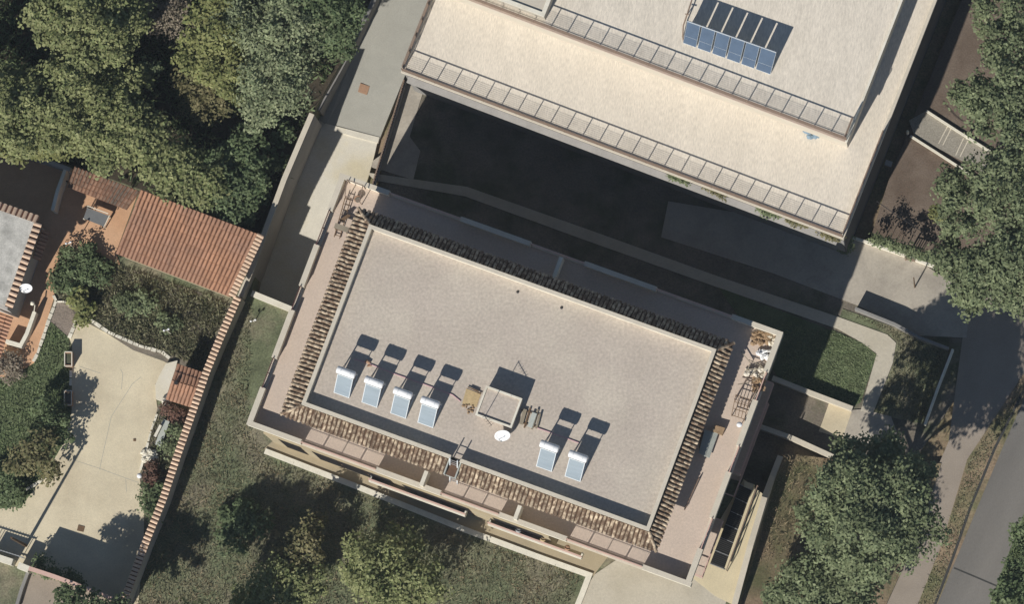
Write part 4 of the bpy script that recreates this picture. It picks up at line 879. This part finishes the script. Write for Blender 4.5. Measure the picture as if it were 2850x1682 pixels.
# ------------------------------------------------------------------ west garden furniture
t1 = thing('garden_table', 'grey rectangular garden table on the terracotta courtyard', 'table', P(262, 612, 0.02))
tp_ = [P(*p, .95) for p in ((243, 578), (302, 600), (288, 630), (232, 608))]; mb = MB(); mb.prism(tp_, .89); part(t1, 'table_top', mb, 'table_grey')
for p in tp_: part(t1, 'leg', MB().bar(Vector((p.x*.97+tp_[0].x*.015+tp_[2].x*.015, p.y*.97+tp_[0].y*.015+tp_[2].y*.015, .02)), Vector((p.x, p.y, .9)), .06), 'white_paint')
mb = MB(); mb.bar(tp_[0]+Vector((0, .1, .1)), tp_[1]+Vector((0, .1, .1)), .05); mb.bar(tp_[1]+Vector((.08, 0, .1)), tp_[2]+Vector((.08, 0, .1)), .05); part(t1, 'rim_bar', mb, 'white_paint')
def garden_lamp(label, px, py, h, z0=0.0):
    root = thing('garden_lamp', label, 'lamp', P(px, py, z0), 'white garden lamps'); b = P(px, py, z0); mb = MB(); mb.tube(b, b+Vector((0, 0, h)), .03); part(root, 'pole', mb, 'white_paint')
    for s in (-1, 1):
        mb = MB(); t_ = b+Vector((0, 0, h)); e = t_+Vector((.12*s, .04*s, .08)); mb.tube(t_, e, .02); mb.blob(e+Vector((.02*s, 0, .05)), .075, .075, .08, 8, 5); part(root, 'lamp_head', mb, 'plastic_white')
garden_lamp('white double-headed garden lamp over the bush by the courtyard', 206, 690, 2.2); garden_lamp('white double-headed garden lamp in the planted bed above the driveway', 476, 930, 2.0)
garden_lamp('small white garden light in the grass by the driveway retaining wall', 708, 896, 0.5)
mb = MB(); b = P(392, 1328, 0); mb.tube(b, b+Vector((0, 0, .5)), .05); mb.blob(b+Vector((0, 0, .62)), .17, .17, .17, 12, 8); solo('globe_lamp', 'white globe lamp at the lower end of the planting strip', 'lamp', mb, 'plastic_white', smooth=True)
mb = MB(); b = P(97, 850, 0); mb.tube(b, b+Vector((0, 0, .9)), .06); mb.blob(b+Vector((0, 0, 1.02)), .15, .15, .15, 12, 8); mb.bar(P(95, 868, .9), P(97, 850, .9), .06); solo('stair_post', 'white ball-topped post at the head of the stair wall', 'post', mb, 'stone_white')
def planter(label, px, py):
    root = thing('planter_box', label, 'planter', P(px, py, 0), 'planter boxes on the side lawn'); W_, H_ = 20, 40
    o_ = [P(*p, .75) for p in ((px-W_/2, py-H_/2), (px+W_/2, py-H_/2), (px+W_/2, py+H_/2), (px-W_/2, py+H_/2))]; c = sum(o_, Vector())/4
    i_ = [c+(p-c)*.80 for p in o_]; mb = MB(); vs_ = o_+i_+[p-Vector((0, 0, .75)) for p in o_]+[p-Vector((0, 0, .12)) for p in i_]
    fs = []
    for k in range(4): j = (k+1) % 4; fs += [(k, j, j+4, k+4), (k, k+8, j+8, j), (k+4, j+4, j+12, k+12)]
    mb.add(vs_, fs); part(root, 'box', mb, 'rust'); mb = MB(); mb.prism([p-Vector((0, 0, .1)) for p in i_], .3); part(root, 'earth', mb, 'dark_soil')
    mb = MB(); n = Vector((0, 0, .015))
    for k in range(4): mb.bar(o_[k]+n, o_[(k+1) % 4]+n, .05, .02)
    part(root, 'rim', mb, 'white_paint')
planter('upper rectangular terracotta planter box on the edge of the side lawn', 190, 1000); planter('lower rectangular terracotta planter box on the edge of the side lawn', 189, 1108)
bn = thing('stone_bench', 'long pale stone bench in the planting strip', 'bench', P(450, 1220, 0.03)); mb = MB(); mb.prism([P(*p, .5) for p in ((455, 1168), (472, 1174), (448, 1245), (432, 1238))], .4); part(bn, 'seat', mb, 'sheet_metal')
mb = MB(); mb.prism([P(*p, .8) for p in ((444, 1182), (450, 1186), (434, 1218), (428, 1214))], .5); part(bn, 'side_slab', mb, 'stone_white')
for p in ((458, 1180), (442, 1232)): part(bn, 'support', MB().prism([P(*p, .398)+Vector(q) for q in ((-.2, -.1, 0), (.2, -.1, 0), (.2, .1, 0), (-.2, .1, 0))], .03), 'grey_wall')
heap('rock_pile', 'pile of pale rocks below the stone bench', 'rocks', 418, 1270, 18, 14, 34, 0.03, 'stone_white', .35)
mb = MB(); mb.blob(P(464, 1116, .35), .35, .3, .3, 8, 5, .15); solo('white_boulder', 'white boulder below the barbecue hut', 'boulder', mb, 'stone_white')
def cover(label, pts, z, m):
    mb = MB(); mb.prism([P(*p, z+.03) for p in pts], z); root = solo('manhole_cover', label, 'manhole cover', mb, m)
cover('square rust-coloured manhole cover on the grey ramp', [(1003, 231), (1029, 240), (1021, 264), (996, 255)], -2.83, 'rust'); cover('square brown manhole cover on the west driveway', [(218, 1462), (236, 1467), (232, 1482), (214, 1478)], 0.022, 'weathered_wood')
cover('small round drain plate on the west driveway', [(371, 1222), (378, 1222), (378, 1229), (371, 1229)], 0.022, 'weathered_wood')
# poles
def pole(label, px, py, h, z0=0.0, r=.09, arm=True):
    root = thing('utility_pole', label, 'pole', P(px, py, z0)); b = P(px, py, z0); mb = MB(); mb.tube(b, b+Vector((0, 0, h)), r, r*.7); part(root, 'shaft', mb, 'pole_wood')
    if arm: mb = MB(); t_ = b+Vector((0, 0, h-.3)); mb.bar(t_-Vector((.5, .2, 0)), t_+Vector((.5, .2, 0)), .07); part(root, 'cross_arm', mb, 'pole_wood')
pole('brown utility pole beside the vehicle gate wall', 72, 1520, 5.6, 0, .11, False)
pole('thin metal pole by the yard gate under the east trees', 2546, 800, 4.6, ZY, .05, False)
gt = thing('vehicle_gate', 'metal vehicle gate with spikes along the lower left driveway', 'gate', P(20, 1548, 0)); g0, g1 = P(-40, 1520, 1.1), P(62, 1552, 1.1); mb = MB(); mb.bar(g0, g1, .06); mb.bar(g0-Vector((0, 0, .9)), g1-Vector((0, 0, .9)), .06); part(gt, 'rail', mb, 'grey_metal')
for k in range(14): s_ = g0.lerp(g1, k/13); part(gt, 'bar', MB().bar(s_-Vector((0, 0, 1.0)), s_+Vector((0, 0, .1)), .03), 'grey_metal')
# yard gate at the east
yg = thing('yard_gate', 'rusty open metal gate leaf standing in the lit concrete yard', 'gate', P(2530, 725, ZY)); q = [P(2520, 716, ZY+1.2), P(2545, 722, ZY+1.2)]; mb = MB()
for z in (0, -.5, -1.0): mb.bar(q[0]+Vector((0, 0, z)), q[1]+Vector((0, 0, z)), .05)
for k in range(5): s_ = q[0].lerp(q[1], k/4); mb.bar(s_-Vector((0, 0, 1.15)), s_, .04)
part(yg, 'leaf', mb, 'brown_metal'); mb = MB(); mb.tube(q[0]-Vector((0, 0, 1.2)), q[0]+Vector((0, 0, .2)), .06); part(yg, 'gate_post', mb, 'brown_metal')
# gravel walk kerbs and posts
for lb, pts in (('white kerb along the upper side of the gravel walk', [(2578, 308), (2664, 364), (2760, 424), (2830, 470)]), ('white kerb along the lower side of the gravel walk', [(2534, 378), (2600, 420), (2668, 464), (2720, 500)])):
    rt = thing('path_kerb', lb, 'kerb', P(*pts[0], ZY)); part(rt, 'kerb_body', wall_mb(pts, .14, ZY+.2, ZY-.1), 'stone_white')
for lb, px, py in (('pale post where the gravel walk meets the north building shadow', 2526, 372), ('pale post at the upper kerb of the gravel walk', 2692, 384)):
    mb = MB(); b = P(px, py, ZY); mb.lathe(b, [(.09, 0), (.09, .9), (.06, .96), (.02, 1.0)], 10); solo('kerb_post', lb, 'post', mb, 'stone_white')
for i, pts in enumerate([((2612, 400), (2640, 346)), ((2624, 404), (2650, 352)), ((2660, 432), (2682, 384)), ((2672, 436), (2694, 392))]): seam('walk_strip', pts, ZY+.04, .06, 'coping')
mb = MB(); mb.prism([P(*p, ZY+.3) for p in ((2466, 444), (2484, 450), (2480, 464), (2462, 458))], ZY+.004); solo('meter_box', 'small pale box in the shadow east of the north building', 'box', mb, 'grey_wall')
for lb, a, b in (('overhead cable crossing the brown soil bed', (2440, 560, 3.0), (2560, 640, 3.0)),):
    mb = MB(); p, q_ = P(*a), P(*b)
    for k in range(10): mb.tube(p.lerp(q_, k/10)-Vector((0, 0, .3*math.sin(math.pi*k/10))), p.lerp(q_, (k+1)/10)-Vector((0, 0, .3*math.sin(math.pi*(k+1)/10))), .025, n=5)
    solo('cable', lb, 'cable', mb, 'dark_metal')

# ================================================================== trees and shrubs
tree('broadleaf_tree', 'tall green tree at the upper left edge of the woodland', [(250, 90, 125, 4.0), (330, 50, 85, 3.7), (150, 40, 80, 3.7), (230, -60, 110, 3.7)], 0, 'leaf_green', group='woodland trees')
tree('broadleaf_tree', 'wide green tree in the middle of the left woodland', [(190, 300, 130, 3.4), (300, 245, 105, 2.4), (330, 340, 90, 2.8), (230, 190, 90, 2.4)], 0, 'leaf_green', group='woodland trees')
tree('broadleaf_tree', 'green tree cut by the left picture edge above the courtyard', [(40, 340, 115, 3.4), (-40, 260, 110, 3.4), (90, 250, 70, 3.1)], 0, 'leaf_green', group='woodland trees')
tree('broadleaf_tree', 'low green tree overhanging the dark courtyard wall', [(70, 385, 65, 2.2), (155, 390, 65, 2.5), (-10, 370, 65, 2.2)], 0, 'leaf_yellow', group='woodland trees')
tree('broadleaf_tree', 'rounded green tree behind the tiled lean-to', [(310, 395, 85, 2.8), (250, 365, 75, 3.0), (395, 385, 80, 3.0)], 0, 'leaf_green', group='woodland trees')
tree('broadleaf_tree', 'green tree leaning over the top of the shed roof', [(480, 470, 85, 2.6), (565, 520, 75, 2.4), (430, 420, 70, 2.6)], 0, 'leaf_green', group='woodland trees')
tree('broadleaf_tree', 'dark green tree at the upper right corner of the shed roof', [(650, 560, 70, 2.1), (700, 500, 60, 2.0), (610, 470, 60, 1.9), (690, 420, 60, 1.7)], 0, 'leaf_dark', group='woodland trees')
tree('broadleaf_tree', 'slim young tree in the dark gap of the woodland', [(420, 185, 28, 2.1), (405, 205, 20, 1.9)], 0, 'leaf_mid', group='woodland trees', per=20)
tree('shrub', 'greyish dry shrub at the top of the woodland gap', [(440, 20, 70, 1.0), (500, 40, 60, 1.0), (420, 60, 40, .8)], 0, 'leaf_dry', 'shrub', per=40, size=.11, rzf=.5)
tree('broadleaf_tree', 'yellow-green tree between the woodland gap and the silvery tree', [(620, 70, 90, 4.2), (560, 150, 70, 3.8), (640, 190, 85, 3.8), (620, -40, 80, 4.2)], 0, 'leaf_yellow', group='woodland trees')
tree('shrub', 'brownish green scrub below the yellow-green tree', [(540, 230, 55, 1.6), (600, 270, 60, 1.6), (560, 300, 45, 1.2)], 0, 'leaf_olive', 'shrub', per=30, size=.13, rzf=.6)
tree('olive_tree', 'large silvery green tree beside the driveway ramp', [(770, 220, 105, 4.5), (800, 100, 110, 4.9), (730, 300, 65, 3.8), (700, 60, 80, 4.5), (830, 0, 90, 4.9)], 0, 'leaf_silver', size=.13, per=46)
tree('dark_tree', 'dark green tree over the top of the driveway ramp', [(940, 50, 85, 4.9), (890, -20, 90, 5.2), (960, 110, 50, 4.2), (890, 110, 55, 3.8)], 0, 'leaf_dark', size=.13, per=46)
tree('broadleaf_tree', 'tall green tree at the upper right corner above the gravel walk', [(2790, 30, 75, 3.5), (2850, 120, 90, 4), (2770, 120, 60, 3.5)], ZY, 'leaf_mid', group='east trees', dens=2.2)
tree('broadleaf_tree', 'wide green tree covering the end of the gravel walk', [(2760, 290, 105, 4), (2830, 220, 90, 4.5), (2690, 270, 60, 3), (2850, 380, 90, 4)], ZY, 'leaf_mid', group='east trees', dens=2.2)
tree('broadleaf_tree', 'green tree over the brown soil bed east of the north building', [(2700, 580, 95, 3), (2790, 520, 105, 4), (2660, 510, 55, 2.4), (2860, 600, 90, 4)], ZY, 'leaf_mid', group='east trees', dens=2.2)
tree('broadleaf_tree', 'dense green tree overhanging the street by the lit concrete yard', [(2730, 770, 95, 3), (2810, 720, 100, 3.5), (2640, 720, 60, 1.8), (2700, 830, 50, 2.4), (2830, 820, 60, 3)], ZY, 'leaf_mid', group='east trees')
tree('broadleaf_tree', 'huge round tree in the lower right beside the sidewalk', [(2380, 1380, 115, 5), (2500, 1390, 105, 5), (2430, 1500, 130, 5.2), (2530, 1480, 85, 4), (2290, 1450, 75, 2.6), (2390, 1280, 70, 4), (2470, 1260, 50, 3.6), (2540, 1330, 60, 4.2)], -3, 'leaf_mid', dens=3.4)
tree('broadleaf_tree', 'green tree at the bottom edge left of the sidewalk', [(2260, 1640, 100, 1.2), (2360, 1620, 90, 1.6), (2180, 1680, 60, .6), (2330, 1720, 100, 1.6)], -2.6, 'leaf_mid')
tree('broadleaf_tree', 'green tree in the middle of the south garden', [(1060, 1600, 105, 3.2), (1150, 1640, 80, 3), (1000, 1560, 60, 2.6), (1110, 1520, 65, 2.8)], 0, 'leaf_green', group='south garden trees')
tree('broadleaf_tree', 'green tree at the bottom edge of the south garden', [(770, 1660, 85, 2.8), (850, 1640, 60, 2.6), (700, 1690, 60, 2.2)], 0, 'leaf_green', group='south garden trees')
tree('broadleaf_tree', 'thin olive-brown tree north of the bottom garden tree', [(850, 1530, 60, 2.6), (800, 1570, 50, 2.2), (880, 1480, 40, 2.2)], 0, 'leaf_olive', group='south garden trees', dens=2.4)
tree('bush', 'dark bluish bush in the grass of the south garden', [(690, 1450, 55, .8), (650, 1490, 50, .6), (660, 1420, 40, .5)], 0, 'leaf_dark', 'bush', rzf=.6)
tree('broadleaf_tree', 'tree below the pink coped wall at the lower left', [(215, 1690, 60, 3.6), (260, 1750, 80, 4.5), (330, 1760, 70, 4.5)], 0, 'leaf_dark')
tree('broadleaf_tree', 'tall tree below the south garden whose shadow crosses the grass', [(520, 1800, 100, 6.5), (600, 1840, 90, 6.5)], 0, 'leaf_green')
tree('broadleaf_tree', 'green roadside tree in the bottom right corner', [(2850, 1590, 60, 0), (2840, 1680, 80, .4), (2860, 1480, 45, -.6)], ZY, 'leaf_dark')
tree('bush', 'big dark green bush at the edge of the terracotta courtyard', [(215, 722, 46, .35), (262, 752, 46, .3), (190, 785, 44, .3)], 0, 'leaf_dark', 'bush', rzf=.6, size=.12)
tree('palm_bush', 'yellow-green spiky bush at the top of the driveway', [(225, 850, 32, .6), (240, 880, 24, .5)], 0, 'leaf_yellow', 'bush', size=.16)
tree('bush', 'green bush in the middle of the planted bed', [(400, 835, 34, .3), (350, 850, 36, .3), (470, 900, 26, .25)], 0, 'leaf_mid', 'bush', rzf=.5, size=.12)
tree('bush', 'dark bush beside the upper planter box', [(160, 1190, 45, 1.6), (130, 1150, 40, 1.2)], 0, 'leaf_dark', 'bush', rzf=.8, size=.13)
tree('broadleaf_tree', 'brownish leafed tree at the lower end of the side lawn', [(110, 1260, 60, 2.2), (60, 1290, 50, 1.8), (140, 1300, 40, 1.6)], 0, 'leaf_olive', per=30)
tree('bush', 'green bush by the lower stone bend of the side lawn', [(30, 1375, 45, .6), (10, 1340, 45, .7)], 0, 'leaf_dark', 'bush', rzf=.7, size=.12)
tree('bush', 'dry brown climber at the foot of the porch stairs', [(20, 1010, 40, .35), (-10, 1030, 40, .4), (50, 1020, 25, .25)], 0, 'leaf_dry', 'bush', rzf=.5, size=.1)
tree('bush', 'reddish shrub between the barbecue hut and the stone bench', [(474, 1145, 24, .35), (500, 1156, 20, .3)], 0, 'leaf_red', 'bush', rzf=.7, size=.11)
tree('bush', 'dark red shrub above the globe lamp', [(425, 1310, 26, .5), (420, 1335, 20, .4)], 0, 'leaf_red', 'bush', rzf=.7, size=.1)
tree('bush', 'green shrub between the stone bench and the capped wall', [(490, 1210, 26, .6), (478, 1250, 22, .6)], 0, 'leaf_mid', 'bush', rzf=.7, size=.11)
tree('bush', 'dark shrub at the foot of the capped wall below the globe lamp', [(415, 1385, 28, .7), (425, 1430, 24, .8), (440, 1360, 20, .5)], 0, 'leaf_dark', 'bush', rzf=.8, size=.12)
tree('hedge', 'shaded hedge inside the pink coped wall', [(140, 1588, 24, .9), (180, 1602, 24, .9), (222, 1618, 24, .9), (100, 1572, 20, .8)], 0, 'leaf_dark', 'hedge', size=.1)
for i, (px, py, r, lb) in enumerate([(1885, 500, 18, 'bright green plant on the ledge right of the middle'), (1990, 536, 20, 'green plant on the ledge below the railing middle'), (2135, 594, 18, 'pale green plant on the eastern half of the ledge'), (2215, 624, 20, 'yellow-green plant on the ledge third from the east corner'), (2310, 660, 18, 'plant at the southeast corner of the north building ledge')]):
    tree('ledge_plant', lb, [(px, py-8, r*.42, 3.5), (px+12, py-3, r*.38, 3.48), (px-13, py-13, r*.36, 3.48), (px+26, py+3, r*.3, 3.46)], 3.44, 'leaf_mid' if i in (0, 2) else 'leaf_olive', 'plant', 'plants along the north building ledge', size=.1, per=24, rzf=.7)
tree('hedge', 'row of spiky shrubs along the thin white yard wall', [(2436+i*15.5, 664+i*5.6+(i % 2)*3, 9+(i*7 % 5), -2.3+.25*(i*3 % 4)) for i in range(12)], ZY, 'leaf_mid', 'hedge', size=.1, rzf=2.4, per=22)
tree('bush', 'green creeper at the southeast corner of the north building', [(2360, 672, 18, -1.5), (2350, 690, 16, -2.4)], ZY, 'leaf_mid', 'bush', size=.1)
tree('flowering_bush', 'pale yellow flowering bush at the edge of the east trees', [(2604, 590, 14, -1.6), (2612, 606, 12, -1.8)], ZY, 'leaf_yellow', 'bush', size=.1)
tree('undergrowth_shrub', 'dark undergrowth at the foot of the driveway wall', [(690, 600, 30, .8), (720, 540, 30, .8), (755, 450, 30, .7), (790, 380, 28, .7)], 0, 'leaf_dark', 'shrub', rzf=.7)

# ------------------------------------------------------------------ grass and undergrowth masses
slope_pts = [P(x, y, z) for x, y, z in gz]
Amat = np.array([[p.x, p.y, 1] for p in slope_pts]); zfit = np.linalg.lstsq(Amat, np.array([p.z for p in slope_pts]), rcond=None)[0]
tufts('rough_grass', 'rough green and dry grass of the south garden', [(612, 1000), (700, 830), (690, 1190), (740, 1270), (1290, 1490), (1620, 1600), (1570, 1720), (340, 1720), (500, 1300), (580, 1080)], -0.02, 'blade', 90, (.06, .22), .05, .12)
tufts('dry_grass', 'dry straw-coloured grass patches of the south garden', [(612, 1000), (700, 830), (690, 1190), (740, 1270), (1290, 1490), (1620, 1600), (1570, 1720), (340, 1720), (500, 1300), (580, 1080)], -0.02, 'blade_dry', 60, (.05, .16), .05, .12, clump=0.3)
tufts('slope_grass', 'dry grass on the sloping garden in the lower right', [(2190, 1270, -2.6), (2322, 1290, -2.9), (2480, 1320, -3), (2440, 1690, -2.8), (2070, 1690, -1), (2140, 1400, -1.5)], lambda X, Y: zfit[0]*X+zfit[1]*Y+zfit[2]+.02, 'blade_dry', 60, (.06, .2), .05, .12)
tufts('lawn_grass', 'thick green grass of the lit lawn patch', [(2170, 900, ZY), (2326, 926, ZY), (2396, 956, ZY), (2436, 988, ZY), (2394, 1116, ZY), (2365, 1128, ZY), (2180, 1056, ZY)], ZY, 'blade_green', 240, (.03, .09), .05, .14)
tufts('verge_grass', 'mixed grass between the L-shaped path and the street wall', [(2350, 866, ZY), (2540, 936, ZY), (2630, 985, ZY), (2570, 1170, ZY), (2436, 1150, ZY), (2490, 1012, ZY), (2500, 953, ZY), (2470, 927, ZY)], ZY-.02, 'blade', 160, (.06, .18), .05, .1)
tufts('bed_plants', 'low mixed ground cover of the planted bed', [(165, 695), (250, 695), (335, 745), (560, 820), (634, 850), (556, 1035), (470, 985), (380, 955), (300, 920), (240, 870), (160, 820)], .02, 'blade', 240, (.08, .35), .08, .16, 'ground cover')
tufts('side_lawn_grass', 'green grass of the side lawn west of the planters', [(95, 1015), (136, 897), (190, 942), (194, 1180), (178, 1228), (118, 1326), (60, 1405), (-30, 1415), (-30, 1070)], .02, 'blade_green', 160, (.06, .2), .06, .1)
tufts('strip_plants', 'low plants of the planting strip by the driveway', [(442, 1135), (470, 1115), (540, 1142), (480, 1290), (440, 1400), (406, 1418), (394, 1330), (408, 1275)], .03, 'blade', 160, (.06, .3), .07, .14, 'ground cover')
tufts('road_bank_grass', 'grass growing along the roadside verge and gutter', [(2848, 1060, ZY), (2850, 1080, ZY), (2762, 1250, ZY), (2650, 1545, ZY), (2596, 1690, ZY), (2550, 1700, ZY), (2625, 1500, ZY), (2700, 1280, ZY)], ZY+.02, 'blade', 110, (.05, .14), .05, .1, clump=0)
tufts('bank_grass', 'green grass on the bank beyond the road', [(2905, 1210, ZY), (2990, 1210, ZY), (2990, 1740, ZY), (2740, 1740, ZY), (2806, 1560, ZY), (2856, 1430, ZY)], ZY+.05, 'blade_green', 200, (.08, .3), .06, .12)
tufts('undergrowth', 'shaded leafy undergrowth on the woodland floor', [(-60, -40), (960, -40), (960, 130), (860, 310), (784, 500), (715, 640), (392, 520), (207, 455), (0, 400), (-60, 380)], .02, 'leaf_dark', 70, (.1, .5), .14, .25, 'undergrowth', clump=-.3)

# ------------------------------------------------------------------ the air between the ground and the aircraft
hz = MB(); hz.prism([(-1250, -1250, CAMH+8), (1250, -1250, CAMH+8), (1250, 1250, CAMH+8), (-1250, 1250, CAMH+8)], -4.8)
hm = bpy.data.materials.new('air'); hm.use_nodes = True; hn = hm.node_tree.nodes; hn.remove(hn['Principled BSDF'])
pv = hn.new('ShaderNodeVolumePrincipled'); pv.inputs['Color'].default_value = (0.80, 0.90, 1.0, 1); pv.inputs['Density'].default_value = 6.9e-5
hm.node_tree.links.new(pv.outputs[0], hn['Material Output'].inputs['Volume']); M['air'] = hm
ho = link('haze', mesh_of('haze', hz), 'air', None, 'stuff'); ho['label'] = 'thin pale haze between the camera and the ground'
